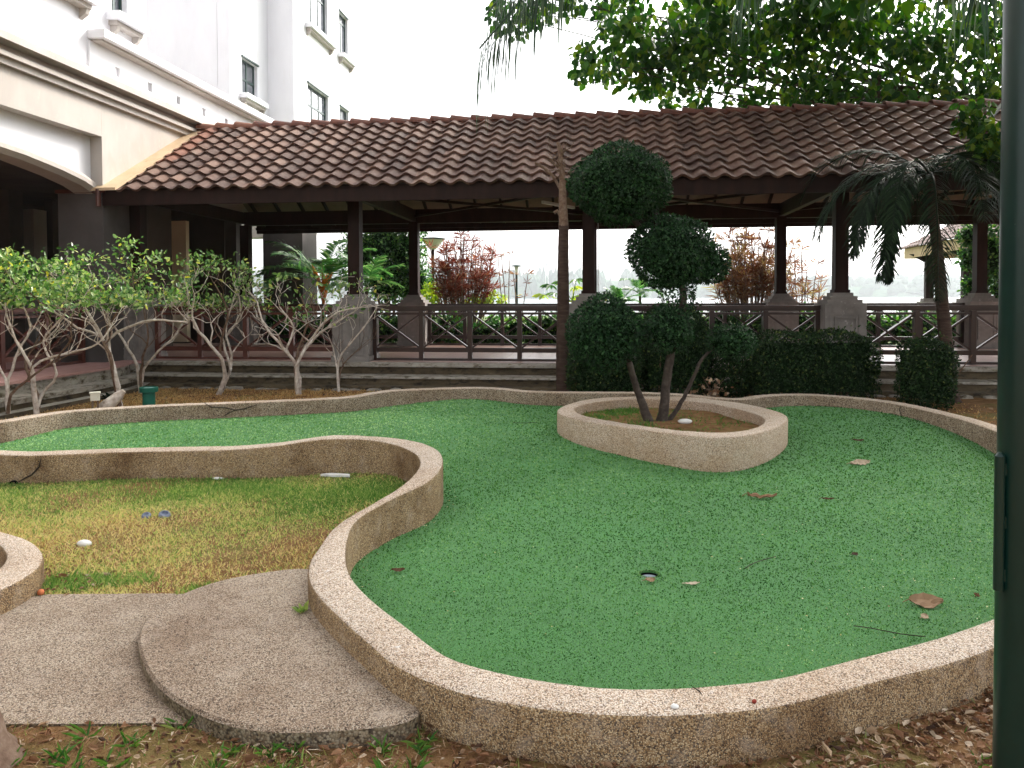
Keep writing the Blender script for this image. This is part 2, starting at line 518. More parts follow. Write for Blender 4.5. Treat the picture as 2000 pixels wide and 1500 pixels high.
M_WFRAME = mat_noise('window_frame_mat', [(0.3, (0.012, 0.035, 0.032)), (0.7, (0.02, 0.05, 0.045))], scale=5, rough=0.4, bump=0)
M_GLASS = mat_noise('window_glass_mat', [(0.3, (0.05, 0.06, 0.07)), (0.7, (0.14, 0.15, 0.17))], scale=1.0, rough=0.06, bump=0, spec=1.0)
M_GREENPAINT = mat_noise('green_pole_mat', [(0.3, (0.0025, 0.020, 0.015)), (0.7, (0.004, 0.026, 0.020))], scale=14, rough=0.3, bump=0.10, bscale=22, bdist=0.002, spec=0.4,
                         second=[(45, (0.10, 0.15, 0.14), 0.71, 0.73)])
M_GREENLAMP = mat_noise('green_lamp_mat', [(0.3, (0.006, 0.09, 0.06)), (0.7, (0.012, 0.12, 0.08))], scale=10, rough=0.4, bump=0.1)
M_LENS = mat_noise('lamp_lens_mat', [(0.3, (0.45, 0.62, 0.60)), (0.7, (0.65, 0.8, 0.78))], scale=10, rough=0.1, bump=0, spec=0.8)
M_BARKPALE = mat_noise('pale_bark_mat', [(0.25, (0.24, 0.17, 0.12)), (0.45, (0.52, 0.44, 0.37)), (0.7, (0.78, 0.72, 0.65))], scale=14, rough=0.85, bump=0.4, bscale=80, bdist=0.004)
M_BARKBROWN = mat_noise('brown_bark_mat', [(0.25, (0.09, 0.05, 0.032)), (0.5, (0.17, 0.11, 0.075)), (0.8, (0.28, 0.21, 0.16))], scale=20, rough=0.95, bump=0.7, bscale=60, bdist=0.01)
M_BARKDARK = mat_noise('dark_bark_mat', [(0.25, (0.03, 0.022, 0.017)), (0.5, (0.065, 0.05, 0.04)), (0.8, (0.13, 0.11, 0.09))], scale=16, rough=0.95, bump=0.6, bscale=50, bdist=0.01)
M_PALMBARK = mat_noise('palm_bark_mat', [(0.25, (0.035, 0.019, 0.013)), (0.5, (0.062, 0.037, 0.027)), (0.8, (0.11, 0.078, 0.06))], scale=5, rough=0.9, bump=0.9, bscale=14, bdist=0.02, stretch=(1, 1, 5))
M_TOPLEAF = mat_leaf('topiary_leaf_mat', [(0.0, (0.006, 0.020, 0.007)), (0.5, (0.013, 0.044, 0.014)), (0.85, (0.028, 0.08, 0.026)), (1.0, (0.06, 0.14, 0.05))], trans=0.12, rough=0.5, gloss=0.18)
M_HEDGELEAF = mat_leaf('hedge_leaf_mat', [(0.0, (0.008, 0.018, 0.006)), (0.5, (0.016, 0.038, 0.012)), (0.9, (0.03, 0.07, 0.02)), (1.0, (0.12, 0.15, 0.04))], trans=0.15, rough=0.55, gloss=0.15)
M_VERGE = mat_leaf('verge_blade_mat', [(0.0, (0.30, 0.20, 0.10)), (0.35, (0.40, 0.36, 0.14)), (0.7, (0.12, 0.24, 0.04)), (1.0, (0.05, 0.15, 0.03))], trans=0.3, rough=0.5, gloss=0.3)
M_TREELEAF = mat_leaf('tree_leaf_mat', [(0.0, (0.012, 0.04, 0.010)), (0.5, (0.03, 0.09, 0.015)), (0.8, (0.07, 0.15, 0.02)), (1.0, (0.14, 0.20, 0.03))], trans=0.36, rough=0.5, gloss=0.2)
M_SHRUBLEAF = mat_leaf('shrub_leaf_mat', [(0.0, (0.03, 0.08, 0.02)), (0.35, (0.09, 0.20, 0.05)), (0.7, (0.22, 0.36, 0.10)), (0.92, (0.42, 0.50, 0.22)), (1.0, (0.62, 0.6, 0.08))], trans=0.35, rough=0.35, gloss=0.5)
M_PALMLEAF = mat_leaf('dark_palm_mat', [(0.0, (0.004, 0.010, 0.004)), (0.6, (0.008, 0.022, 0.008)), (1.0, (0.025, 0.05, 0.02))], trans=0.2, rough=0.55, gloss=0.15)
M_COCOLEAF = mat_leaf('coconut_frond_mat', [(0.0, (0.02, 0.045, 0.025)), (0.6, (0.045, 0.09, 0.05)), (1.0, (0.12, 0.17, 0.10))], trans=0.25, rough=0.5, gloss=0.25)
M_REDLEAF = mat_leaf('cordyline_mat', [(0.0, (0.07, 0.016, 0.014)), (0.5, (0.17, 0.045, 0.03)), (0.85, (0.30, 0.11, 0.07)), (1.0, (0.42, 0.28, 0.16))], trans=0.35, rough=0.5, gloss=0.3)
M_TANLEAF = mat_leaf('dracaena_mat', [(0.0, (0.06, 0.018, 0.014)), (0.4, (0.14, 0.055, 0.03)), (0.75, (0.26, 0.14, 0.07)), (1.0, (0.36, 0.34, 0.12))], trans=0.4, rough=0.5, gloss=0.3)
M_LIPSTEM = mat_noise('sealing_wax_stem_mat', [(0.3, (0.55, 0.08, 0.01)), (0.7, (0.8, 0.25, 0.02))], scale=3, rough=0.4, bump=0.1)
M_LIPLEAF = mat_leaf('lipstick_palm_mat', [(0.0, (0.03, 0.10, 0.03)), (0.6, (0.07, 0.20, 0.05)), (1.0, (0.24, 0.36, 0.14))], trans=0.35)
M_LIME = mat_leaf('lime_leaf_mat', [(0.0, (0.14, 0.26, 0.03)), (0.6, (0.34, 0.46, 0.05)), (1.0, (0.6, 0.6, 0.1))], trans=0.4)
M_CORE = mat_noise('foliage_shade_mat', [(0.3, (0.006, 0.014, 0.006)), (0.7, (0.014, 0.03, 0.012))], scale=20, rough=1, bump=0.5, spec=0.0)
M_FARTREE = mat_noise('far_wood_mat', [(0.3, (0.03, 0.07, 0.04)), (0.7, (0.07, 0.13, 0.07))], scale=0.1, rough=1, bump=0, spec=0)
M_STONE = mat_noise('white_stone_mat', [(0.3, (0.6, 0.59, 0.56)), (0.7, (0.8, 0.79, 0.76))], scale=20, rough=0.7, bump=0.2)
M_GREYPLASTIC = mat_noise('grey_plastic_mat', [(0.3, (0.10, 0.12, 0.18)), (0.7, (0.22, 0.25, 0.32))], scale=25, rough=0.4, bump=0)
M_LAMPHEAD = mat_noise('lantern_shade_mat', [(0.3, (0.55, 0.53, 0.5)), (0.7, (0.65, 0.63, 0.6))], scale=3, rough=0.5, bump=0)
M_TUBELIGHT = mat_noise('lamp_tube_mat', [(0.3, (0.42, 0.42, 0.45)), (0.7, (0.5, 0.5, 0.52))], scale=3, rough=0.4, bump=0)
M_CREAMBOX = mat_noise('cream_plastic_mat', [(0.3, (0.66, 0.63, 0.50)), (0.7, (0.75, 0.72, 0.6))], scale=20, rough=0.5, bump=0)
M_CUP = mat_noise('cup_mat', [(0.3, (0.20, 0.23, 0.28)), (0.7, (0.30, 0.33, 0.38))], scale=20, rough=0.5, bump=0)
M_DARK = mat_noise('dark_void_mat', [(0.3, (0.006, 0.006, 0.006)), (0.7, (0.012, 0.012, 0.012))], scale=20, rough=0.9, bump=0, spec=0)

def mat_tile(name, source):
    m, nt, out = newmat(name)
    if source == 'object':
        s = N(nt, 'ShaderNodeObjectInfo').outputs['Random']
    else:
        s = N(nt, 'ShaderNodeAttribute', attribute_name='rnd').outputs['Fac']
    r = ramp(nt, [(0.0, (0.050, 0.024, 0.017)), (0.35, (0.082, 0.040, 0.028)), (0.7, (0.125, 0.066, 0.046)), (1.0, (0.18, 0.105, 0.075))])
    nt.links.new(s, r.inputs[0])
    v = mapping(nt)
    n1 = N(nt, 'ShaderNodeTexNoise', Scale=5.5, Detail=8, Roughness=0.7)
    nt.links.new(v, n1.inputs['Vector'])
    mr = N(nt, 'ShaderNodeMapRange')
    mr.inputs['From Min'].default_value = 0.45; mr.inputs['From Max'].default_value = 0.72; mr.inputs['To Max'].default_value = 0.7
    nt.links.new(n1.outputs['Fac'], mr.inputs['Value'])
    mx = N(nt, 'ShaderNodeMix', data_type='RGBA')
    mx.inputs['B'].default_value = (0.20, 0.145, 0.115, 1)     # pale lichen bloom
    nt.links.new(mr.outputs[0], mx.inputs['Factor']); nt.links.new(r.outputs[0], mx.inputs['A'])
    n2 = N(nt, 'ShaderNodeTexNoise', Scale=2.3, Detail=8, Roughness=0.75)
    nt.links.new(v, n2.inputs['Vector'])
    m2 = N(nt, 'ShaderNodeMapRange')
    m2.inputs['From Min'].default_value = 0.52; m2.inputs['From Max'].default_value = 0.75; m2.inputs['To Max'].default_value = 0.65
    nt.links.new(n2.outputs['Fac'], m2.inputs['Value'])
    mx2 = N(nt, 'ShaderNodeMix', data_type='RGBA')
    mx2.inputs['B'].default_value = (0.06, 0.035, 0.028, 1)   # soot and moss
    nt.links.new(m2.outputs[0], mx2.inputs['Factor']); nt.links.new(mx.outputs['Result'], mx2.inputs['A'])
    b = N(nt, 'ShaderNodeBsdfPrincipled', Roughness=0.75)
    b.inputs['Specular IOR Level'].default_value = 0.3
    nt.links.new(mx2.outputs['Result'], b.inputs['Base Color'])
    n3 = N(nt, 'ShaderNodeTexNoise', Scale=60, Detail=3)
    nt.links.new(v, n3.inputs['Vector'])
    bp = N(nt, 'ShaderNodeBump', Strength=0.3, Distance=0.005)
    nt.links.new(n3.outputs['Fac'], bp.inputs['Height']); nt.links.new(bp.outputs[0], b.inputs['Normal'])
    nt.links.new(b.outputs[0], out.inputs['Surface'])
    return m
M_TILE_O = mat_tile('roof_tile_mat', 'object')
M_TILE_A = mat_tile('roof_tile_mass_mat', 'attr')
M_RIDGE = mat_noise('ridge_tile_mat', [(0.3, (0.10, 0.037, 0.026)), (0.7, (0.17, 0.07, 0.048))], scale=6, rough=0.8, bump=0.3, second=[(14, (0.07, 0.05, 0.04), 0.5, 0.7)])
M_ORANGETILE = mat_noise('orange_tile_mat', [(0.3, (0.14, 0.055, 0.035)), (0.7, (0.22, 0.10, 0.065))], scale=8, rough=0.8, bump=0.3, second=[(9, (0.12, 0.06, 0.04), 0.55, 0.7)])
M_GAZTILE = mat_noise('gazebo_tile_mat', [(0.3, (0.16, 0.11, 0.10)), (0.7, (0.26, 0.19, 0.17))], scale=6, rough=0.8, bump=0.2)

def mat_water():
    m, nt, out = newmat('lake_water_mat')
    b = N(nt, 'ShaderNodeBsdfPrincipled', Roughness=0.12)
    b.inputs['Base Color'].default_value = (0.10, 0.14, 0.15, 1)
    v = mapping(nt, (0.3, 0.1, 1))
    n = N(nt, 'ShaderNodeTexNoise', Scale=1.0, Detail=4)
    nt.links.new(v, n.inputs['Vector'])
    bp = N(nt, 'ShaderNodeBump', Strength=0.2, Distance=0.2)
    nt.links.new(n.outputs['Fac'], bp.inputs['Height']); nt.links.new(bp.outputs[0], b.inputs['Normal'])
    nt.links.new(b.outputs[0], out.inputs['Surface'])
    return m
M_WATER = mat_water()

M_DRYBLADE = mat_leaf('dry_blade_mat', [(0.0, (0.30, 0.16, 0.07)), (0.3, (0.62, 0.40, 0.18)), (0.6, (0.66, 0.52, 0.26)), (0.85, (0.36, 0.36, 0.12)), (1.0, (0.14, 0.26, 0.05))], trans=0.4, rough=0.7, gloss=0.1)
# ------------------------------------------------------------------ shape of the putting green and its low wall
RNG = np.random.default_rng(7)
GZ = 0.06
def sstep(a, b, x):
    t = np.clip((np.asarray(x, float) - a) / (b - a), 0, 1)
    return t * t * (3 - 2 * t)

def turf_z(x, y):
    x = np.asarray(x, float); y = np.asarray(y, float)
    z = 0.12 * sstep(6.4, 9.0, y) + 0.05 * sstep(2.5, 4.5, x) * sstep(5.0, 7.0, y)
    # a soft ridge laid across the fairway
    ax, ay, bx, by = -1.7, 7.0, -0.7, 10.4
    L2 = (bx - ax) ** 2 + (by - ay) ** 2
    t = np.clip(((x - ax) * (bx - ax) + (y - ay) * (by - ay)) / L2, 0, 1)
    d2 = (x - ax - t * (bx - ax)) ** 2 + (y - ay - t * (by - ay)) ** 2
    return z + 0.07 * np.exp(-d2 / 0.5) * sstep(6.2, 7.4, y)

A_PAIRS = [  # turf side px,py | outer side px,py | height of the coping
    (2150, 1118, 2190, 1185, .24), (1953, 1201, 1985, 1258, .24), (1820, 1247, 1850, 1304, .24), (1713, 1273, 1735, 1329, .24),
    (1607, 1300, 1620, 1358, .24), (1500, 1325, 1510, 1382, .24), (1320, 1341, 1320, 1395, .24), (1187, 1341, 1170, 1392, .24),
    (1080, 1329, 1040, 1381, .24), (1000, 1316, 950, 1366, .24), (887, 1287, 847, 1337, .24), (847, 1263, 767, 1303, .24),
    (793, 1220, 713, 1260, .24), (735, 1177, 660, 1215, .24), (687, 1127, 601, 1148, .245), (676, 1085, 600, 1100, .25),
    (681, 1045, 616, 1070, .255), (700, 1012, 650, 1030, .26), (768, 973, 708, 992, .27), (829, 945, 775, 953, .29),
    (858, 920, 806, 926, .305), (866, 895, 814, 904, .32), (853, 876, 800, 886, .33), (820, 863, 765, 869, .34),
    (770, 855, 715, 859, .36), (700, 850, 662, 857, .375), (640, 850, 610, 860, .37), (560, 862, 540, 870, .34),
    (450, 870, 440, 878, .31), (250, 874, 250, 882, .30), (100, 880, 100, 888, .30), (30, 880, 20, 889, .30),
    (-60, 873, -85, 887, .30), (-140, 862, -200, 868, .30)]
B_OUT = [(-215, 852, .30), (-160, 838, .30), (-80, 829, .30), (0, 820, .30), (80, 807, .30), (150, 799, .30), (300, 790, .30), (400, 786, .30),
         (500, 782, .30), (620, 777, .30), (680, 773, .31), (720, 766, .33), (760, 761, .34), (850, 757, .34), (930, 755, .34),
         (980, 757, .33), (1030, 762, .31), (1100, 764, .30), (1250, 765, .30), (1340, 769, .30), (1400, 775, .29), (1440, 777, .28),
         (1480, 771, .29), (1550, 768, .30), (1640, 772, .30), (1750, 784, .30), (1850, 804, .30), (1950, 831, .30), (2080, 885, .29),
         (2190, 965, .27), (2235, 1060, .25)]
def world_pair(r):
    i = P(r[0], r[1], r[4]); o = P(r[2], r[3], r[4])
    return i, o
IN, OUT = [], []
for r in A_PAIRS:
    i, o = world_pair(r)
    d = (o - i); d.z = 0
    o2 = i + d.normalized() * 0.19
    c_ = (o + o2) / 2 if d.length < 0.3 else o2
    IN.append(np.array(i)); OUT.append(np.array(c_))
bo = [np.array(P(*p)) for p in B_OUT]
for k, p in enumerate(bo):
    a = bo[max(k - 1, 0)]; b = bo[min(k + 1, len(bo) - 1)]
    t = (b - a)[:2]; t /= np.linalg.norm(t)
    nrm = np.array([t[1], -t[0], 0])        # to the right of travel = towards the turf
    OUT.append(p); IN.append(p + nrm * 0.18)
IN_C = catmull(IN, closed=True, step=0.06)
# resample OUT with the same parameterisation
def catmull_like(pts, ref, step=0.06):
    pts = [np.array(p, float) for p in pts]; ref = [np.array(p, float) for p in ref]
    n = len(pts); out = []
    for i in range(n):
        p0, p1, p2, p3 = pts[(i - 1) % n], pts[i], pts[(i + 1) % n], pts[(i + 2) % n]
        k = max(1, int(np.linalg.norm(ref[(i + 1) % n] - ref[i]) / step))
        for j in range(k):
            t = j / k
            out.append(0.5 * ((2 * p1) + (-p0 + p2) * t + (2 * p0 - 5 * p1 + 4 * p2 - p3) * t * t + (-p0 + 3 * p1 - 3 * p2 + p3) * t ** 3))
    return np.array(out)
OUT_C = catmull_like(OUT, IN)
def smooth_closed(a, it=2):
    for _ in range(it):
        a = 0.25 * np.roll(a, 1, 0) + 0.5 * a + 0.25 * np.roll(a, -1, 0)
    return a
IN_C = smooth_closed(IN_C); OUT_C = smooth_closed(OUT_C)
MID = (IN_C + OUT_C) / 2
COURSE = MID[:, :2]

def sweep_wall(mb, I, Oo, zi, zo, mats_fn, closed=True, rng=None):
    n = len(I)
    V = []
    for k in range(n):
        i, o = I[k].copy(), Oo[k].copy()
        d = (o - i); d[2] = 0; d /= np.linalg.norm(d)
        zt = (i[2] + o[2]) / 2
        w = (rng.uniform(-1, 1, 4) * 0.002) if rng is not None else np.zeros(4)
        V += [(i[0], i[1], zi[k]), (i[0] + d[0] * w[0], i[1] + d[1] * w[0], zt - .018), (i[0] + d[0] * .006, i[1] + d[1] * .006, zt - .006),
              (i[0] + d[0] * .02, i[1] + d[1] * .02, zt + w[1]), (o[0] - d[0] * .02, o[1] - d[1] * .02, zt + w[2]),
              (o[0] - d[0] * .006, o[1] - d[1] * .006, zt - .006), (o[0] + d[0] * w[3], o[1] + d[1] * w[3], zt - .018), (o[0], o[1], zo[k])]
    K = 8
    F, M = [], []
    for k in range(n if closed else n - 1):
        k2 = (k + 1) % n
        for j in range(K - 1):
            F.append((k * K + j, k * K + j + 1, k2 * K + j + 1, k2 * K + j))
            M.append(mats_fn(k, j))
    mb.add(V, np.array(F), np.array(M))
    if not closed:
        mb.add([V[j] for j in range(K)], [tuple(range(K))], mats_fn(0, 0))
        mb.add([V[(n - 1) * K + j] for j in range(K)], [tuple(range(K))[::-1]], mats_fn(n - 1, 0))

wall_r = root('low_wall', 'pebble-dash low wall curving all the way round the green putting surface', 'wall', (0, 0, 0))
n_near = sum(max(1, int(np.linalg.norm(IN[(i + 1)] - IN[i]) / 0.06)) for i in range(len(A_PAIRS)))
mbw = MB()
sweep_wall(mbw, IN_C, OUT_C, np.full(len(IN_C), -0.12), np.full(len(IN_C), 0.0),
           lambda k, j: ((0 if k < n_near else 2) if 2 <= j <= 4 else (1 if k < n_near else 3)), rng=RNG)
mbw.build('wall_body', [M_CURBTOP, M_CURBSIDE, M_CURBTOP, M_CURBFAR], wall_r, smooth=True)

# cracks: thin dark gaps opened in the wall, 1-2 mm proud slivers following its face
def crack(pts, parent, w=0.006):
    mb = MB()
    mb.tube(pts, [w * 0.4] + [w] * (len(pts) - 2) + [w * 0.4], sides=4)
    return mb.build('crack', M_CRACK, parent)

def onwall(px, py, near=True, inner=True):
    """point on the wall's side face seen at px,py: march the ray to the face polyline"""
    C = IN_C if inner else OUT_C
    rng_ = range(0, n_near) if near else range(n_near, len(C))
    d = ray(px, py)
    best = None
    for k in rng_:
        a = C[k]; b = C[(k + 1) % len(C)]
        # intersect in plan
        ex, ey = b[0] - a[0], b[1] - a[1]
        den = d.x * ey - d.y * ex
        if abs(den) < 1e-9: continue
        t = (a[0] * ey - a[1] * ex) / den
        s = (a[0] * d.y - a[1] * d.x) / den
        if 0 <= s <= 1 and t > 0:
            z = EYE + d.z * t
            if z < (a[2] + .03) and z > -0.1 and (best is None or t < best[0]):
                best = (t, Vector((d.x * t * 0.9993, d.y * t * 0.9993, z)))
    return best[1] if best else None
for seg, near, inner in [([(398, 786), (412, 795), (440, 796), (460, 801), (478, 798), (502, 790)], False, True),
                         ([(460, 801), (447, 806), (436, 813)], False, True), ([(480, 784), (481, 797)], False, True),
                         ([(80, 895), (76, 912), (62, 927), (48, 934), (34, 942)], True, False),
                         ([(1759, 792), (1757, 800), (1760, 812)], False, True), ([(305, 796), (309, 806)], False, True)]:
    pts = [onwall(x, y, near, inner) for x, y in seg]
    pts = [p for p in pts if p is not None]
    if len(pts) >= 2:
        crack(pts, wall_r)
p0, p1, p2 = P(1352, 1341, .242), P(1366, 1350, .242), P(1372, 1358, .242)
crack([p0, p1, p2], wall_r, 0.003)
# drain pipe mouth low in the outer face on the left
pd = onwall(28, 946, True, False)
if pd is not None:
    mb = MB(); mb.lathe([(0.032, -.02), (0.036, -.02), (0.036, .02), (0.026, .02), (0.026, -.015), (0, -.015)], 16)
    o = mb.build('drain_hole', M_DARK, wall_r, loc=pd); o.rotation_euler = (math.pi / 2, 0, 0)

# ---- turf
def turf_mesh():
    step = 0.07
    hx, hy = HOLE[0], HOLE[1]
    x0, x1 = COURSE[:, 0].min(), COURSE[:, 0].max(); y0, y1 = COURSE[:, 1].min(), COURSE[:, 1].max()
    x0 = hx - math.ceil((hx - x0) / step + 1) * step - step / 2
    y0 = hy - math.ceil((hy - y0) / step + 1) * step - step / 2
    nx = int((x1 - x0) / step) + 3; ny = int((y1 - y0) / step) + 3
    X, Y = np.meshgrid(x0 + np.arange(nx) * step, y0 + np.arange(ny) * step)
    Z = turf_z(X, Y)
    V = np.stack([X, Y, Z], -1).reshape(-1, 3)
    i, j = np.meshgrid(np.arange(nx - 1), np.arange(ny - 1))
    cx = x0 + (i + .5) * step; cy = y0 + (j + .5) * step
    keep = inpoly(cx, cy, COURSE) & ~((abs(cx - hx) < step * 1.1) & (abs(cy - hy) < step * 1.1))
    a = (j * nx + i)[keep]
    F = np.stack([a, a + 1, a + nx + 1, a + nx], -1)
    mb = MB(); mb.add(V, F, 0)
    # ring of faces from the square opening (3 cells) down to the round mouth
    s = step * 1.5
    sq = []
    for k in range(24):
        t = k / 24 * 4
        side, f = int(t), t - int(t)
        c = [(-1 + 2 * f, -1), (1, -1 + 2 * f), (1 - 2 * f, 1), (-1, 1 - 2 * f)][side]
        sq.append((hx + c[0] * s, hy + c[1] * s, 0.0))
    R = HOLE_R
    rings = [sq]
    for rr, dz in ((R + .012, -.001), (R, -.006), (R - .001, -.02)):
        ring = []
        for k in range(24):
            ang = math.atan2(sq[k][1] - hy, sq[k][0] - hx)
            ring.append((hx + rr * math.cos(ang), hy + rr * math.sin(ang), dz))
        rings.append(ring)
    V2 = [p for r_ in rings for p in r_]
    F2 = [(r_ * 24 + k, r_ * 24 + (k + 1) % 24, (r_ + 1) * 24 + (k + 1) % 24, (r_ + 1) * 24 + k) for r_ in range(3) for k in range(24)]
    mb.add(V2, np.array(F2), 0)
    return mb
hp = P(1268, 1121, 0.0)
HOLE = (hp.x, hp.y); HOLE_R = 0.058
o = turf_mesh().build('putting_green', M_TURF, smooth=True); tag(o, kind='structure')
cup = MB()
cup.lathe([(HOLE_R + .002, -.012), (HOLE_R - .004, -.012), (HOLE_R - .006, -.10), (0.0, -.10)], 28, c=(HOLE[0], HOLE[1], 0))
o = cup.build('golf_cup', M_DARK, smooth=False)
cup = MB(); cup.lathe([(HOLE_R - .007, -.021), (0.0, -.019)], 28, c=(HOLE[0], HOLE[1], 0)); cup.build('cup_insert', M_CUP, o)
tag(o, 'round grey plastic golf cup sunk in the green turf', 'golf hole')

# fibres of the artificial turf
PLANTER_IN = [(1123, 801), (1140, 811), (1200, 823), (1290, 836), (1365, 843), (1425, 844), (1470, 836), (1492, 824), (1485, 812),
              (1440, 798), (1380, 786), (1335, 782), (1245, 778), (1170, 784), (1128, 793)]
PLANTER_OUT = [(1089, 806), (1130, 819), (1190, 829), (1290, 843), (1380, 853), (1440, 852), (1495, 841), (1534, 824), (1534, 809),
               (1485, 794), (1420, 783), (1345, 775), (1235, 774), (1150, 779), (1098, 793)]
PZ = 0.33
pin = catmull([np.array(P(x, y, PZ)) for x, y in PLANTER_IN], closed=True, step=0.05)
pout = catmull_like([np.array(P(x, y, PZ)) for x, y in PLANTER_OUT], [np.array(P(x, y, PZ)) for x, y in PLANTER_IN], 0.05)
pin = smooth_closed(pin, 4); pout = smooth_closed(pout, 4)
pl = root('planter_ring', 'pear-shaped pebble-dash planter wall standing on the green round the clipped tree', 'planter')
mb = MB()
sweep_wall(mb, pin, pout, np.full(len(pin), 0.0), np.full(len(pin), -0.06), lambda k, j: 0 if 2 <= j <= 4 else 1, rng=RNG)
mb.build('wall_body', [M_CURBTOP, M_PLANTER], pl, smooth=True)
# soil in the planter
def poly_sheet(poly, zf, step, mat, name, kind='structure', inset=0.0):
    x0, y0 = poly.min(0); x1, y1 = poly.max(0)
    nx = int((x1 - x0) / step) + 2; ny = int((y1 - y0) / step) + 2
    X, Y = np.meshgrid(x0 + np.arange(nx) * step, y0 + np.arange(ny) * step)
    V = np.stack([X, Y, zf(X, Y)], -1).reshape(-1, 3)
    i, j = np.meshgrid(np.arange(nx - 1), np.arange(ny - 1))
    keep = inpoly(x0 + (i + .5) * step, y0 + (j + .5) * step, poly)
    a = (j * nx + i)[keep]
    mb = MB(); mb.add(V, np.stack([a, a + 1, a + nx + 1, a + nx], -1), 0)
    return tag(mb.build(name, mat, smooth=True), kind=kind)
pmid = ((pin + pout) / 2)[:, :2]
poly_sheet(pmid, lambda X, Y: 0.20 + 0.03 * patch(X, Y, 2.0, 3.0), 0.05, M_SOIL, 'planter_soil')

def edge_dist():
    """distance from the walls on a fine grid: drives the contact shade painted into the turf tone"""
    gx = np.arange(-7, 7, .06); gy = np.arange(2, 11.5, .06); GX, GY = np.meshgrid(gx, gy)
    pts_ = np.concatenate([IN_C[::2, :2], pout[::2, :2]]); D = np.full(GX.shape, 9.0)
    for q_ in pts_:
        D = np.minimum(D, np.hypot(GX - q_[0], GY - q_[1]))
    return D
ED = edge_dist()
mbf = MB()
n = 620000                      # pile density falls off with distance, tuft size grows, with no step between
y = 1.0 / RNG.uniform(1 / 11.3, 1 / 2.2, n); x = RNG.uniform(-6.6, 6.2, n)
px = 1000 + FPX * x / y
k = inpoly(x, y, COURSE) & (px > -250) & (px < 2150) & ~inpoly(x, y, pmid) & (np.hypot(x - HOLE[0], y - HOLE[1]) > HOLE_R + .001)
x, y = x[k], y[k]; n = len(x)
hgt = np.clip(.0024 * y, .0065, .017); wid = np.clip(.00155 * y, .004, .015)
pos = np.stack([x, y, turf_z(x, y) - 0.001], -1)
up = np.stack([RNG.normal(0, .8, n), RNG.normal(0, .8, n), np.ones(n)], -1)
cell = .0075 * 2.0 ** np.floor(np.log2(y / 2.6) + RNG.uniform(0, 1, n))          # tufts stand in little clumps of one tone
hsh = np.modf(np.abs(np.sin(np.floor(x / cell) * 12.9898 + np.floor(y / cell / 1.4) * 78.233) * 43758.5453))[0]
near_wall = ED[np.clip(((y - 2) / .06).astype(int), 0, ED.shape[0] - 1), np.clip(((x + 7) / .06).astype(int), 0, ED.shape[1] - 1)]  # fibres darken beside the walls: contact shade painted into their tone
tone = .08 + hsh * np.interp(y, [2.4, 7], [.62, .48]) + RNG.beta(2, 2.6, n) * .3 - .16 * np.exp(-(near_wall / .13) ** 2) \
    + .32 * sstep(1.0, -2.5, x) * sstep(5.5, 8.0, y) + .24 * (patch(x, y, .45, 1.0) - .5) + .10 * (patch(x, y, 1.7, 4.0) - .5)  # paler to the far left: stronger sky light painted into the tone
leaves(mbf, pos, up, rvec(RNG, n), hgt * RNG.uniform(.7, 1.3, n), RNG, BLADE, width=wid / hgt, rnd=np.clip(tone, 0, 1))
# a fringe hanging over the cup's mouth
ang = RNG.uniform(0, 2 * math.pi, 700)
pos = np.stack([HOLE[0] + np.cos(ang) * (HOLE_R + .001), HOLE[1] + np.sin(ang) * (HOLE_R + .001), np.full(700, -0.003)], -1)
d_ = np.stack([-np.cos(ang) * .4, -np.sin(ang) * .4, np.full(700, 1.0)], -1) + RNG.normal(0, .35, (700, 3))
leaves(mbf, pos, d_, rvec(RNG, 700), .010, RNG, BLADE, width=.3)
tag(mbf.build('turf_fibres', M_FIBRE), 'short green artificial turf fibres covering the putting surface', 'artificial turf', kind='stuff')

# ---- the ground sheet (soil), sunk under the putting green
fx = np.concatenate([[-2000, -300, -100, -40, -20], np.arange(-12, 12.01, 0.08), [20, 40, 100, 300, 2000]])
fy = np.concatenate([[-40, -10, -3, 0], np.arange(1.2, 14.01, 0.08), [16, 20, 30, 45, 60, 62]])
X, Y = np.meshgrid(fx, fy)
Z = np.full(X.shape, GZ) + 0.02 * (patch(X, Y, 1.2, 2.0) - .5) * ((abs(X) < 12) & (Y < 13.9) & (Y > 1.3))
Z[inpoly(X, Y, COURSE)] = -0.25
Z[Y > 61] = -1.6
nx = len(fx); ny = len(fy)
i, j = np.meshgrid(np.arange(nx - 1), np.arange(ny - 1)); a = (j * nx + i).ravel()
mb = MB(); mb.add(np.stack([X, Y, Z], -1).reshape(-1, 3), np.stack([a, a + 1, a + nx + 1, a + nx], -1), 0)
tag(mb.build('ground', M_SOIL, smooth=True), kind='structure')
# lawn beyond the walkway, a sheet over the ground
mb = MB(); c4 = [W(-40, 5.6), W(60, 5.6), (70, 60, 0), (-60, 60, 0)]
mb.add([(p[0], p[1], GZ + .025) for p in c4], [(0, 1, 2, 3)])
tag(mb.build('far_lawn', M_FARLAWN), kind='structure')
mb = MB(); mb.add([(-2000, 60.8, -.9), (2000, 60.8, -.9), (2000, 1500, -.9), (-2000, 1500, -.9)], [(0, 1, 2, 3)])
tag(mb.build('lake', M_WATER), kind='structure')

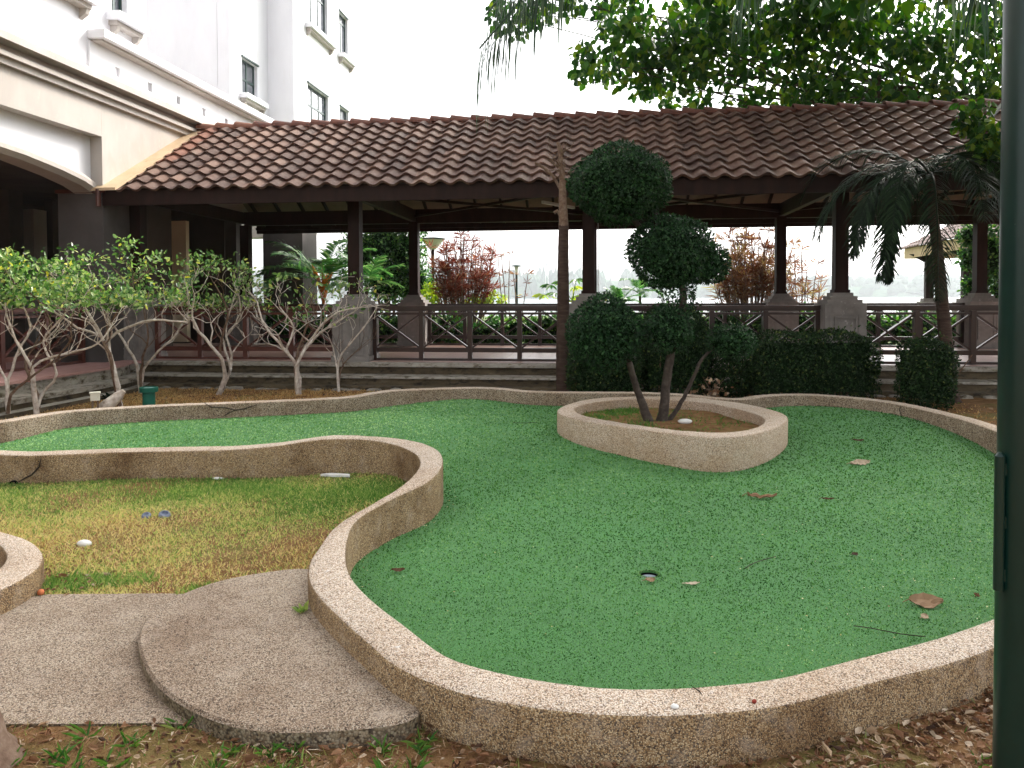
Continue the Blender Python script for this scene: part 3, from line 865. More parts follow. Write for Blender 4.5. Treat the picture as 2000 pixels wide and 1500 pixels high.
# ---- round pebble-dash step and path slab on the left
PAD = [(268, 1245), (282, 1210), (310, 1180), (360, 1157), (410, 1138), (470, 1124), (540, 1114), (610, 1109), (650, 1170), (700, 1235), (760, 1305),
       (815, 1362), (835, 1395), (808, 1410), (760, 1415), (690, 1420), (600, 1426), (520, 1427), (450, 1415), (380, 1388), (320, 1350), (285, 1305)]
PADZ = 0.125
pad = smooth_closed(catmull([np.array(P(x, y, PADZ)) for x, y in PAD], closed=True, step=0.05), 3)
mb = MB(); n = len(pad)
c = pad.mean(0); c[2] = PADZ + .004
inner = pad + (c - pad) * 0.02; inner[:, 2] = PADZ + 0.002
low = pad.copy(); low[:, 2] = 0.0
edge = pad.copy(); edge[:, 2] = PADZ - .01
V = np.concatenate([[c], inner, edge, low])
F3 = np.array([(0, 1 + k, 1 + (k + 1) % n) for k in range(n)])
mb.add(V, F3, 0)
mb2F = [(1 + r_ * n + k, 1 + (r_ + 1) * n + k, 1 + (r_ + 1) * n + (k + 1) % n, 1 + r_ * n + (k + 1) % n) for r_ in range(2) for k in range(n)]
mb.F.append((np.array(mb2F), np.array([0] * n + [1] * n, dtype=np.int32), np.full(2 * n, .5)))
tag(mb.build('paving_step', [M_PAD, M_PADSIDE], smooth=False), kind='structure')
SLAB = [(-500, 1165), (-200, 1175), (0, 1192), (60, 1166), (90, 1161), (200, 1160), (360, 1160), (560, 1175), (620, 1300), (470, 1405), (300, 1412), (100, 1414), (0, 1414), (-300, 1420), (-700, 1420)]
slab = catmull([np.array(P(x, y, .075)) for x, y in SLAB], closed=True, step=0.08)
mb = MB(); n = len(slab)
V = np.concatenate([slab, slab - np.array([0, 0, .08])])
mb.add(V, [tuple(range(n))], 0)
mb.F.append((np.array([(k, n + k, n + (k + 1) % n, (k + 1) % n) for k in range(n)]), np.full(n, 1, dtype=np.int32), np.full(n, .5)))
tag(mb.build('path_slab', [M_PAD, M_PADSIDE]), kind='structure')

# ---- second round wall at the left edge of the picture
LI = [(-330, 1010), (-150, 1015), (-40, 1040), (2, 1066), (16, 1088), (6, 1108), (-30, 1130), (-150, 1160), (-330, 1170), (-420, 1100)]
LO = [(-330, 985), (-130, 995), (0, 1036), (50, 1050), (80, 1068), (93, 1090), (80, 1104), (0, 1156), (-330, 1230), (-560, 1100)]
li = catmull([np.array(P(x, y, .20)) for x, y in LI], closed=True, step=0.06)
lo_ = catmull_like([np.array(P(x, y, .20)) for x, y in LO], [np.array(P(x, y, .20)) for x, y in LI], 0.06)
li = smooth_closed(li, 6); lo_ = smooth_closed(lo_, 6)
rw = root('tree_ring_wall', 'pale pebble-dash kerb ring cut by the left edge of the picture', 'wall')
mb = MB(); sweep_wall(mb, li, lo_, np.full(len(li), 0.0), np.full(len(li), 0.0), lambda k, j: 0 if 2 <= j <= 4 else 1, rng=RNG)
mb.build('wall_body', [M_CURBTOP, M_CURBSIDE], rw, smooth=True)
LRING = lo_[:, :2]

# ---- grass
def blades(mb, pos, h, w, rng, rnd, lean=.5):
    n = len(pos)
    up = np.stack([rng.normal(0, lean, n), rng.normal(0, lean, n), np.ones(n)], -1)
    nrm = np.stack([rng.normal(0, 1, n), rng.normal(0, 1, n), np.zeros(n)], -1)
    leaves(mb, pos, up, nrm, rng.uniform(h * .5, h * 1.3, n), rng, BLADE, width=w / h, rnd=rnd)

def region_pts(pxpoly, n, rng, z=GZ, extra=None):
    poly = np.array([P(x, y, z)[:2] for x, y in pxpoly])
    x0, y0 = poly.min(0); x1, y1 = poly.max(0)
    x = rng.uniform(x0, x1, n); y = rng.uniform(y0, y1, n)
    k = inpoly(x, y, poly) & ~inpoly(x, y, COURSE_FAT)
    return x[k], y[k]
# course outline fattened by the wall width, grass keeps off the wall
COURSE_FAT = OUT_C[:, :2]
PADP = pad[:, :2]; SLABP = slab[:, :2]
LAWN = [(-400, 930), (0, 935), (450, 925), (760, 920), (800, 950), (700, 1010), (630, 1060), (600, 1120), (500, 1140), (360, 1170), (90, 1170), (-100, 1180), (-400, 1180)]
x, y = region_pts(LAWN, 230000, RNG)
k = ~inpoly(x, y, PADP) & ~inpoly(x, y, SLABP) & ~inpoly(x, y, LRING)
x, y = x[k], y[k]
q = 0.50 * sstep(4.6, 6.2, y) + 0.55 * (patch(x, y, .9, .4) - .5) + 0.33
gr = np.clip(q + RNG.normal(0, .30, len(x)), 0, 1)
mb = MB(); blades(mb, np.stack([x, y, np.full(len(x), GZ - .008)], -1), .036, .0085, RNG, gr, lean=1.1)
# lusher tufts
for (tx, ty, r_, n) in [(150, 1140, .16, 900), (450, 965, .4, 900), (330, 955, .5, 900), (680, 965, .3, 900), (60, 975, .5, 900), (1, 1000, .4, 600), (520, 955, .3, 700), (395, 1155, .1, 260), (255, 1135, .12, 300)]:
    c_ = P(tx, ty, GZ); a_ = RNG.uniform(0, 2 * math.pi, n); rr = r_ * np.sqrt(RNG.uniform(0, 1, n))
    xx = c_.x + rr * np.cos(a_) * 1.3; yy = c_.y + rr * np.sin(a_) * .7
    kk = ~inpoly(xx, yy, COURSE_FAT) & ~inpoly(xx, yy, PADP) & ~inpoly(xx, yy, SLABP)
    xx, yy = xx[kk], yy[kk]
    blades(mb, np.stack([xx, yy, np.full(len(xx), GZ - .005)], -1), .05, .009, RNG, np.clip(RNG.normal(.85, .12, len(xx)), 0, 1), lean=.8)
tag(mb.build('lawn_grass', M_GRASS), 'patchy green and straw lawn grass inside the curve of the low wall', 'grass', kind='stuff')

# dry grass behind the far wall
x, y = RNG.uniform(-9.5, 6.5, 210000), RNG.uniform(7.0, 12.9, 210000)
fl = 12.95 - .12 * x - .55 - y          # distance in front of the platform
k = ~inpoly(x, y, COURSE_FAT) & (fl > 0.05)
lx = -0.35 * (y - 7) - 5.0
x, y = x[k], y[k]
gq = 0.28 + 0.25 * (patch(x, y, 1.0, 5.0) - .5) - 0.2 * sstep(1, 3, x) + 0.35 * sstep(-5.2, -7.2, x) * sstep(10.5, 9, y)
keep = RNG.uniform(0, 1, len(x)) < np.clip(1.0 - 0.85 * sstep(0.5, 2.2, x), .1, 1)
x, y, gq = x[keep], y[keep], gq[keep]
mb = MB(); blades(mb, np.stack([x, y, np.full(len(x), GZ - .01)], -1), .04, .014, RNG, np.clip(gq + RNG.normal(0, .2, len(x)), 0, 1), lean=.8)
tag(mb.build('dry_grass', M_DRYBLADE), 'thin straw-coloured grass on the bed between the low wall and the walkway', 'grass', kind='stuff')

# foreground strip of grass at the bottom of the picture
x, y = RNG.uniform(-3.2, 2.4, 42000), RNG.uniform(1.5, 3.0, 42000)
k = ~inpoly(x, y, COURSE_FAT) & ~inpoly(x, y, PADP) & ~inpoly(x, y, SLABP)
x, y = x[k], y[k]
cl = patch(x, y, 3.0, 9.0)
k = RNG.uniform(0, 1, len(x)) < np.where(x < -.3, 0.15 + 0.75 * (cl > .5), 0.10)
x, y = x[k], y[k]
mb = MB(); blades(mb, np.stack([x, y, np.full(len(x), GZ - .006)], -1), .04, .006, RNG, np.clip(.45 + .4 * (patch(x, y, 3, 2) - .4) + RNG.normal(0, .2, len(x)), 0, 1), lean=1.0)
# broad-bladed carpet grass tufts
for t_ in range(110):
    tx, ty = RNG.uniform(-2.3, 1.9), RNG.uniform(2.0, 2.62)
    if t_ > 60 : tx, ty = RNG.uniform(-2.4, -.6), RNG.uniform(2.2, 2.7)
    if inpoly([tx], [ty], COURSE_FAT)[0] or inpoly([tx], [ty], PADP)[0] or inpoly([tx], [ty], SLABP)[0] or (tx > -.2 and t_ % 4): continue
    n = 14
    a_ = RNG.uniform(0, 2 * math.pi, n)
    d_ = np.stack([np.cos(a_), np.sin(a_), RNG.uniform(.3, 1.3, n)], -1)
    leaves(mb, np.tile([tx, ty, GZ - .005], (n, 1)) + RNG.normal(0, .012, (n, 3)) * [1, 1, 0], d_, np.tile([0, 0, 1.0], (n, 1)) + RNG.normal(0, .3, (n, 3)),
           RNG.uniform(.035, .085, n), RNG, LEAF6, width=.14, rnd=np.clip(RNG.normal(.82, .14, n), 0, 1))
tag(mb.build('verge_grass', M_VERGE), 'green grass tufts among dead leaves along the bottom of the picture', 'grass', kind='stuff')

# leaf litter
LEAFC = (np.array([[0, 0, .10], [-.34, .3, .24], [-.28, .7, .20], [0, 1, .16], [.28, .7, .20], [.36, .3, .26], [0, .35, -.02], [0, .7, -.02]]),
         [[0, 1, 2, 7], [0, 7, 4, 5], [7, 2, 3, 4], [0, 6, 7, 6]][:3])
mb = MB()
def litter(n, xr, yr, dens, size, zf=None, rmax=1.0):
    x, y = RNG.uniform(*xr, n), RNG.uniform(*yr, n)
    k = ~inpoly(x, y, COURSE_FAT) & ~inpoly(x, y, PADP) & ~inpoly(x, y, SLABP) & dens(x, y)
    x, y = x[k], y[k]; n = len(x)
    a_ = RNG.uniform(0, 2 * math.pi, n)
    d_ = np.stack([np.cos(a_), np.sin(a_), RNG.normal(0, .3, n)], -1)
    nr = np.stack([RNG.normal(0, .5, n), RNG.normal(0, .5, n), np.ones(n)], -1)
    leaves(mb, np.stack([x, y, GZ + RNG.uniform(-.002, .02, n)], -1), d_, nr, size * np.exp(RNG.normal(-.15, .3, n)), RNG, LEAFC, width=RNG.uniform(.3, 1.0, n))
litter(9500, (.2, 2.6), (1.8, 3.2), lambda x, y: RNG.uniform(0, 1, len(x)) < .3 + .7 * (x > .9), .033)
litter(3600, (-2.6, .6), (1.9, 2.7), lambda x, y: RNG.uniform(0, 1, len(x)) < .75, .030)
litter(500, (-9, 7), (9, 12.6), lambda x, y: np.ones(len(x), bool), .05)
litter(260, (-2.7, -2.2), (3.3, 4.2), lambda x, y: np.ones(len(x), bool), .04)
tag(mb.build('leaf_litter', M_LITTER), 'curled brown dead leaves lying thick on the soil outside the wall', 'dead leaves', kind='stuff')
# pine-straw like fibres in the litter
mb = MB()
n = 14000
x, y = RNG.uniform(-2.3, 2.6, n), RNG.uniform(1.8, 3.2, n)
k = ~inpoly(x, y, COURSE_FAT) & ~inpoly(x, y, PADP) & ~inpoly(x, y, SLABP) & (RNG.uniform(0, 1, n) < .5 + .5 * (x > .5)); x, y = x[k], y[k]; n = len(x)
a_ = RNG.uniform(0, 2 * math.pi, n)
leaves(mb, np.stack([x, y, GZ + RNG.uniform(.002, .02, n)], -1), np.stack([np.cos(a_), np.sin(a_), RNG.normal(0, .2, n)], -1), np.tile([0, 0, 1.0], (n, 1)) + RNG.normal(0, .4, (n, 3)),
       RNG.uniform(.02, .07, n), RNG, LEAF4, width=.11, rnd=RNG.uniform(.3, 1, n))
tag(mb.build('dry_straw', M_LITTER), 'pale shreds of straw scattered through the dead leaves at bottom right', 'straw', kind='stuff')

# planter grass
n = 16000
x0, y0 = pmid.min(0); x1, y1 = pmid.max(0)
x, y = RNG.uniform(x0, x1, n), RNG.uniform(y0, y1, n)
k = inpoly(x, y, pin[:, :2]); x, y = x[k], y[k]
fx_ = (x - x0) / (x1 - x0)
dens = np.where(fx_ < .42, .9, .14) * np.where((fx_ < .42) & (y < y0 + .42 * (y1 - y0)), .6, 1)
k = RNG.uniform(0, 1, len(x)) < dens * (0.4 + patch(x, y, 3, 1)); x, y = x[k], y[k]
mb = MB(); blades(mb, np.stack([x, y, np.full(len(x), .205)], -1), .05, .012, RNG, np.clip(RNG.normal(.84, .15, len(x)), 0, 1), lean=1.1)
tag(mb.build('planter_grass', M_VERGE), 'green ground cover growing in the left half of the planter ring', 'ground cover', kind='stuff')

# specks on the putting green: seeds and petals
mb = MB(); n = 520
x, y = RNG.uniform(-1.6, 4.0, n), 2.5 + 4.5 * RNG.beta(1.1, 1.4, n)
k = inpoly(x, y, IN_C[:, :2]) & (RNG.uniform(0, 1, n) < .35 + .65 * (x > 1.2)); x, y = x[k], y[k]; n = len(x)
a_ = RNG.uniform(0, 2 * math.pi, n)
leaves(mb, np.stack([x, y, turf_z(x, y) + .009], -1), np.stack([np.cos(a_), np.sin(a_), np.zeros(n)], -1), np.tile([0, 0, 1.0], (n, 1)) + RNG.normal(0, .3, (n, 3)),
       RNG.uniform(.006, .014, n), RNG, LEAF4, width=1.2)
# drift of debris against the foot of the wall
kk = RNG.integers(0, n_near, 260)
pp = IN_C[kk][:, :2] + (IN_C[kk] - OUT_C[kk])[:, :2] * RNG.uniform(.05, .7, (260, 1))
sel = (pp[:, 0] < -.4) & (pp[:, 1] < 6.3)
pp = pp[sel]; n = len(pp); a_ = RNG.uniform(0, 2 * math.pi, n)
leaves(mb, np.column_stack([pp, turf_z(pp[:, 0], pp[:, 1]) + .01]), np.stack([np.cos(a_), np.sin(a_), np.zeros(n)], -1), np.tile([0, 0, 1.0], (n, 1)) + RNG.normal(0, .4, (n, 3)),
       RNG.uniform(.006, .016, n), RNG, LEAF4, width=1.1)
M_SPECK = mat_leaf('speck_mat', [(0.0, (0.20, 0.09, 0.04)), (0.35, (0.5, 0.4, 0.16)), (0.6, (0.75, 0.66, 0.30)), (1.0, (0.8, 0.78, 0.6))], trans=0.1)
tag(mb.build('fallen_specks', M_SPECK), 'tiny yellow petals and seeds sprinkled over the green turf', 'petals', kind='stuff')
# ------------------------------------------------------------------ platform and floor of the walkway
FZ = 0.47
U0, U1 = -7.0, 14.5
def wbox(mb, u0, u1, v0, v1, z0, z1, mat=0):
    return mb.box(u0, u1, v0, v1, z0, z1, mat)
fr = wroot('walkway_floor', None, None, 0, 0, 0); tag(fr, kind='structure')
mb = MB(); wbox(mb, -13, U1, -0.30, 4.75, FZ - .25, FZ); mb.build('paving_base', M_FLOOR, fr)
# floor tiles in two sizes of view: the strip seen under the rails
tile = MB(); tile.box(-.196, .196, -.196, .196, 0, .006)
tme = tile.mesh('paving_tile', [M_FLOOR])
cnt = 0
for iu in range(-17, 30):
    for iv in range(0, 6):
        o = bpy.data.objects.new('paving_tile', tme); COL.objects.link(o); o.parent = fr
        o.location = (iu * .40, -.08 + iv * .40, FZ - .001 + random.Random(iu * 7 + iv).uniform(0, .001)); cnt += 1
mb = MB(); mb.box(U0 + .3, U1, -0.50, -0.30, FZ - .075, FZ); pe = mb.build('platform_edge', M_PLATFORM, None, loc=W(0, 0), rotz=THETA, bevel=.012); tag(pe, kind='structure')
def ragged_strip(v0, v1, z0, z1, u0, u1, step, rng, amp):
    """a long weathered ledge with an uneven lip"""
    mb = MB(); us = np.arange(u0, u1 + step, step); n = len(us)
    a = rng.uniform(-amp, amp, n); b = rng.uniform(-amp, amp, n)
    V = []
    for k, u in enumerate(us):
        V += [(u, v1, z1), (u, v0 + .01 + a[k] * .5, z1 + b[k] * .3), (u, v0 + a[k], z1 - .012 + b[k] * .3), (u, v0 + a[k] * .6, z0)]
    F = [(k * 4 + j, (k + 1) * 4 + j, (k + 1) * 4 + j + 1, k * 4 + j + 1) for k in range(n - 1) for j in range(3)]
    mb.add(V, np.array(F)); return mb
st = wroot('platform_steps', None, None, 0, 0, 0); tag(st, kind='structure')
ragged_strip(-.44, 0.5, .20, FZ - .07, U0 + .3, U1, .22, RNG, .012).build('riser', M_RISER, st)
ragged_strip(-.86, -.30, .235, .27, U0 + .3, U1, .3, RNG, .006).build('step', M_PLATFORM, st)
ragged_strip(-.82, -.30, .0, .24, U0 + .3, U1, .2, RNG, .015).build('riser', M_RISER, st)
ragged_strip(-1.06, -.70, .0, .125, U0 + .3, U1, .12, RNG, .03).build('kerb_footing', M_RISER, st)
mb = MB()
for k in range(60):
    u = -6.2 + k * .34 + RNG.uniform(-.08, .08)
    a, b, c_ = RNG.uniform(.08, .17), RNG.uniform(.04, .07), RNG.uniform(.03, .06)
    pr = [(u - a, .0), (u - a * .8, c_), (u - a * .2, c_ * 1.2), (u + a * .7, c_), (u + a, .0)]
    s_ = MB(); 
    mb.prism([(q[0], q[1] + .04) for q in pr], 'y', -1.12 - b, -1.0 + RNG.uniform(-.02, .02))
tag(mb.build('footing_stones', M_PLATFORM, None, loc=W(0, 0), rotz=THETA), 'row of small rough stones at the foot of the walkway platform', 'stones', kind='stuff')

# terrace on the left, its edge bends towards the camera
tr = wroot('terrace', None, None, 0, 0, 0); tag(tr, kind='structure')
TE = [(U0 + .38, -.5), (-6.75, -.62), (-6.55, -1.1), (-6.42, -2.0), (-6.40, -4.0), (-6.4, -9.0)]
te = catmull([(a, b, 0) for a, b in TE], step=.2)
def terr(off, z0, z1, mat_top, mat_side, name):
    mb = MB()
    pts = [(p[0] + off, p[1] - off * .4) for p in te] + [(-16, -9.0), (-16, -.3), (U0 + .38, -.3)]
    n = len(pts)
    V = [(p[0], p[1], z1) for p in pts] + [(p[0], p[1], z0) for p in pts]
    mb.add(V, [tuple(range(n))[::-1]], 0)
    mb.F.append((np.array([(k, (k + 1) % n, n + (k + 1) % n, n + k) for k in range(n)]), np.full(n, 1, dtype=np.int32), np.full(n, .5)))
    return mb.build(name, [mat_top, mat_side], tr)
terr(0, FZ - .04, FZ, M_PINK, M_PINK, 'terrace_slab')
terr(-.05, .27, FZ - .04, M_PLATFORM, M_PLATFORM, 'riser')
terr(.30, .20, .27, M_PLATFORM, M_PLATFORM, 'step')
terr(.26, .0, .20, M_RISER, M_RISER, 'riser')
terr(.46, .0, .125, M_PLATFORM, M_RISER, 'kerb_footing')

# ------------------------------------------------------------------ covered walkway: piers, columns, beams, roof
ww = wroot('covered_walkway', 'long open walkway with brown clay tiled roof on dark timber columns', 'walkway', 0, 0, FZ)
SP = 4.17; UF = [-2.83 + SP * k for k in range(-1, 4)]
WD = 4.3
EAVE = 0.82
ZB0, ZB1 = 3.34 - FZ, 3.66 - FZ
def pier_mesh():
    mb = MB()
    h = 1.42 - FZ; s = .325
    mb.box(-s, s, -s, s, 0, h - .0)
    # framed sunk panel on each long face (mouldings proud of the face)
    for sg in (-1, 1):
        y = sg * s
        for (a, b, t_) in ((.20, .012, .05), (.145, .02, .03)):
            zt, zb_ = h - .13 - (.2 - a), .17 + (.2 - a)
            mb.box(-a - t_, -a, min(y, y + sg * b), max(y, y + sg * b), zb_ - t_, zt + t_, 0)
            mb.box(a, a + t_, min(y, y + sg * b), max(y, y + sg * b), zb_ - t_, zt + t_, 0)
            mb.box(-a, a, min(y, y + sg * b), max(y, y + sg * b), zt, zt + t_, 0)
            mb.box(-a, a, min(y, y + sg * b), max(y, y + sg * b), zb_ - t_, zb_, 0)
    mb.box(-s - .02, s + .02, -s - .02, s + .02, 0.001, .10)
    return mb, h
def pier_cap():
    mb = MB(); h = 1.42 - FZ
    for k, (s, z0, z1) in enumerate([(.325, h, h + .055), (.275, h + .055, h + .12), (.215, h + .12, h + .18), (.165, h + .18, h + .235)]):
        mb.box(-s, s, -s, s, z0 + .001, z1)
    return mb
pm, PH = pier_mesh()
pier_me = pm.mesh('pier', [M_PIER]); cap_me = pier_cap().mesh('pier_cap', [M_PIER])
CZ0 = 1.42 - FZ + .235
colm = MB(); colm.box(-.105, .105, -.105, .105, CZ0, ZB0)
colm.box(-.125, .125, -.125, .125, CZ0 + .001, CZ0 + .05)
col_me = colm.mesh('column', [M_WOOD])
br = MB()
for sg in (-1, 1):
    pass
for k, u in enumerate(UF):
    for v in (0, WD):
        for nm, me in (('pier', pier_me), ('column', col_me)):
            o = bpy.data.objects.new(nm, me); COL.objects.link(o); o.parent = ww; o.location = (u, v, 0)
            if nm == 'pier':
                c_ = bpy.data.objects.new('pier_cap', cap_me); COL.objects.link(c_); c_.parent = o
# down-pipe like conduit beside three of the columns
for u, v in ((UF[2] + .135, WD), (UF[4] + .135, 0.0)):
    mb = MB(); mb.tube([(u, v, .3), (u, v, ZB0)], .012, 8); mb.build('conduit', M_TUBELIGHT, ww)
for v in (0, WD):
    mb = MB(); mb.box(U0, U1, v - .09, v + .09, ZB0, ZB1); mb.build('beam', M_WOOD, ww)
SL = math.tan(math.radians(30)); ZE = 3.44 - FZ          # top of rafters at the eave line
def rz(v):     # underside height of the roof at v
    return ZE + (v + EAVE) * SL if v < WD / 2 else ZE + (WD + EAVE - v) * SL
for k, u in enumerate(UF):
    mb = MB(); mb.box(u - .06, u + .06, .09, WD - .09, ZB0 + .03, ZB1 - .02); mb.build('tie_beam', M_WOOD, ww)
    mb = MB(); mb.box(u - .05, u + .05, WD / 2 - .05, WD / 2 + .05, ZB1 - .02, rz(WD / 2 - .001) - .18); mb.build('king_post', M_WOOD, ww)
    for sg in (-1, 1):
        mb = MB(); mb.bar((u, WD / 2 + sg * .06, ZB1), (u, WD / 2 + sg * 1.05, rz(WD / 2 - 1.05) - .16), .07, .09); mb.build('strut', M_WOOD, ww)
# flat diagonal wind braces seen under the eaves
for k in range(1, 4):
    a, b = UF[k], UF[k + 1] if k + 1 < len(UF) else UF[k] + SP
    for (u_a, v_a, u_b, v_b) in ((a, .1, b, WD - .1), (b, .1, a, WD - .1)):
        mb = MB(); mb.bar((u_a, v_a, ZB0 + .13 + .02 * (u_a > u_b)), (u_b, v_b, ZB0 + .13 + .02 * (u_a > u_b)), .07, .05); mb.build('wind_brace', M_WOOD, ww)
# sloping ceiling boards and rafters
for sg in (0, 1):
    mb = MB()
    va, vb = (-EAVE, WD / 2) if sg == 0 else (WD + EAVE, WD / 2)
    za, zb_ = ZE, rz(WD / 2 - .0001)
    mb.add([(U0 - .1, va, za), (U1, va, za), (U1, vb, zb_), (U0 - .1, vb, zb_), (U0 - .1, va, za + .03), (U1, va, za + .03), (U1, vb, zb_ + .03), (U0 - .1, vb, zb_ + .03)],
           [(0, 3, 2, 1), (4, 5, 6, 7), (0, 1, 5, 4), (2, 3, 7, 6), (0, 4, 7, 3), (1, 2, 6, 5)])
    mb.build('ceiling', M_CEIL, ww)
nr = 0
rm = MB(); L_ = (WD / 2 + EAVE) / math.cos(math.radians(30))
for sg in (0, 1):
    for k in range(0, 36):
        u = U0 + .12 + k * .61
        if u > U1: break
        va, vb = (-EAVE + .03, WD / 2) if sg == 0 else (WD + EAVE - .03, WD / 2)
        mb = MB(); mb.bar((u, va, ZE - .045 + .02), (u, vb, rz(WD / 2 - .0001) - .045), .05, .085); mb.build('rafter', M_WOOD, ww)
for v, s in ((-EAVE, -1), (WD + EAVE, 1)):
    mb = MB(); mb.box(U0 - .12, U1, min(v, v + s * .03), max(v, v + s * .03), 3.215 - FZ, 3.50 - FZ)
    mb.build('fascia', M_WOOD, ww, bevel=.004)
    mb = MB(); mb.box(U0 - .12, U1, min(v, v - s * .05), max(v, v - s * .05), 3.30 - FZ, 3.36 - FZ); mb.build('eave_batten', M_WOOD, ww)
# lamp tubes under the roof
for (u, v, du, dv) in ((0.45, 1.2, .55, 1.0), (8.3, 1.2, 1.0, -.7)):
    mb = MB(); mb.bar((u, v, ZB0 + .06), (u + du, v + dv, ZB0 + .06), .06, .05)
    mb.build('tube_lamp', M_TUBELIGHT, ww)

# ---- clay tiles
TW, TG = .325, .345       # cover width, gauge
def tile_mesh():
    mb = MB(); n = 10
    xs = np.linspace(0, TW + .03, n)
    def prof(x):
        s = x / TW
        return .072 * (0.5 - 0.5 * math.cos(2 * math.pi * min(s, 1.08) * 1.0 - .9)) ** 1.15
    L = TG + .05; V = []
    for (y, dz) in ((0, .046), (0.006, .004), (L, -.012)):
        for x in xs: V.append((x, y, prof(x) + dz))
    F = []
    for k in range(n - 1):
        F.append((k, k + 1, n + k + 1, n + k)[::-1])        # lip
        F.append((k, k + 1, 2 * n + k + 1, 2 * n + k))
    V += [(xs[-1], 0, prof(xs[-1]) + .012), (xs[0], 0, prof(0) + .012)]
    m_ = len(V); V += [(xs[-1], L, prof(xs[-1]) - .03), (xs[-1], 0, prof(xs[-1]) + .008)]
    F.append((n - 1, 3 * n - 1, m_, m_ + 1))
    mb.add(V, np.array(F)); return mb
tmb = tile_mesh(); tile_me = tmb.mesh('roof_tile', [M_TILE_O], smooth=False)
tile_or = tmb.mesh('roof_tile', [M_ORANGETILE])
TV = np.concatenate(tmb.V); TF = tmb.F[0][0]
PITCHR = math.radians(30)
RB = ZE + .045
slope_len = (WD / 2 + EAVE + .10) / math.cos(PITCHR)
rows = int(slope_len / TG) + 1
cols = int((U1 - U0) / TW) + 1
cand = []
rr = random.Random(3)
for c_ in range(cols):
    for r_ in range(rows):
        u = U0 + .20 + c_ * TW + rr.uniform(-.003, .003)
        s = r_ * TG
        if s + TG > slope_len + .03: continue
        y = -EAVE - .08 + s * math.cos(PITCHR); z = RB - .05 + s * math.sin(PITCHR) + rr.uniform(-.002, .002)
        p = W(u + TW / 2, y, z + FZ)
        px, py, dep = proj(p)
        vis = px < 1953
        cand.append((dep if vis else 99, c_, r_, u, y, z))
# a tile shows larger the nearer it is; those behind the clipped crown and palm count as hidden
def hidden(c):
    px, py, dep = proj(W(c[3] + TW / 2, c[4], c[5] + FZ))
    return (((px - 1212) / 95) ** 2 + ((py - 358) / 72) ** 2 < 1) or (px > 1720 and py > 270)
order = sorted(cand, key=lambda c: (hidden(c), c[0]))
sel = set((c[1], c[2]) for c in order[:286])
mass = MB()
for d_, c_, r_, u, y, z in cand:
    rot = Matrix.Rotation(PITCHR + rr.uniform(-.006, .006), 4, 'X') @ Matrix.Rotation(rr.uniform(-.008, .008), 4, 'Z')
    if (c_, r_) in sel:
        o = bpy.data.objects.new('roof_tile', tile_me); COL.objects.link(o); o.parent = ww
        o.matrix_local = Matrix.Translation((u, y, z)) @ rot
    elif c_ == 0:
        o = bpy.data.objects.new('verge_tile', tile_or); COL.objects.link(o); o.parent = ww
        o.matrix_local = Matrix.Translation((u, y, z)) @ rot
    else:
        Mx = np.array(rot.to_3x3())
        mass.add(TV @ Mx.T + np.array([u, y, z]), TF, 0, rr.uniform(0, 1))
# back slope, the same tiles
for c_ in range(cols):
    for r_ in range(rows):
        s = r_ * TG
        if s + TG > slope_len + .03: continue
        u = U0 + (c_ + 1) * TW
        y = WD + EAVE + .08 - s * math.cos(PITCHR); z = RB - .05 + s * math.sin(PITCHR)
        Mx = np.array((Matrix.Rotation(math.pi, 3, 'Z') @ Matrix.Rotation(PITCHR, 3, 'X')))
        mass.add(TV @ Mx.T + np.array([u, y, z]), TF, 0, rr.uniform(0, 1))
o = mass.build('roof_tile_field', [M_TILE_A], ww); o['kind'] = 'stuff'
# ridge caps
cap = MB(); n = 9; V = []
for (x, r_) in ((0, .165), (.0, .14), (.46, .12)):
    for k in range(n):
        a = math.pi * k / (n - 1)
        V.append((x, -r_ * 1.15 * math.cos(a), r_ * math.sin(a) * .9))
F = [(k, k + 1, n + k + 1, n + k)[::-1] for k in range(n - 1)] + [(k, k + 1, 2 * n + k + 1, 2 * n + k) for k in range(n - 1)]
cap.add(V, np.array(F)); cap_m = cap.mesh('ridge_tile', [M_RIDGE]); cap_o = cap.mesh('ridge_tile', [M_ORANGETILE])
RZ = RB + (WD / 2 + EAVE) * SL - .02
for k in range(51):
    o = bpy.data.objects.new('ridge_tile', cap_o if k < 3 else cap_m); COL.objects.link(o); o.parent = ww
    o.location = (U0 + .05 + k * .42, WD / 2, RZ + rr.uniform(-.004, .004)); o.rotation_euler = (0, math.radians(3.6), rr.uniform(-.01, .01))
mb = MB(); mb.box(U0, U1, WD / 2 - .13, WD / 2 + .13, RZ - .13, RZ - .005); mb.build('ridge_bedding', M_RIDGE, ww)
# debris on the tiles: fallen leaves towards the right
mb = MB(); n = 520
u = 4 + 8 * RNG.beta(1.6, 1.2, n); s = RNG.uniform(0, slope_len - .2, n)
pos = np.stack([u, -EAVE - .05 + s * math.cos(PITCHR), RB - .01 + s * math.sin(PITCHR) + RNG.uniform(.0, .02, n)], -1)
a_ = RNG.uniform(0, 2 * math.pi, n)
leaves(mb, pos, np.stack([np.cos(a_), np.sin(a_), .5 * np.sin(a_)], -1), np.tile([0, -.5, 1.0], (n, 1)) + RNG.normal(0, .3, (n, 3)), RNG.uniform(.03, .07, n), RNG, LEAF4, width=.7)
tag(mb.build('roof_debris', M_LITTER, None, loc=W(0, 0, FZ), rotz=THETA), 'dry leaves and twigs lodged between the tiles at the right of the roof', 'dead leaves', kind='stuff')

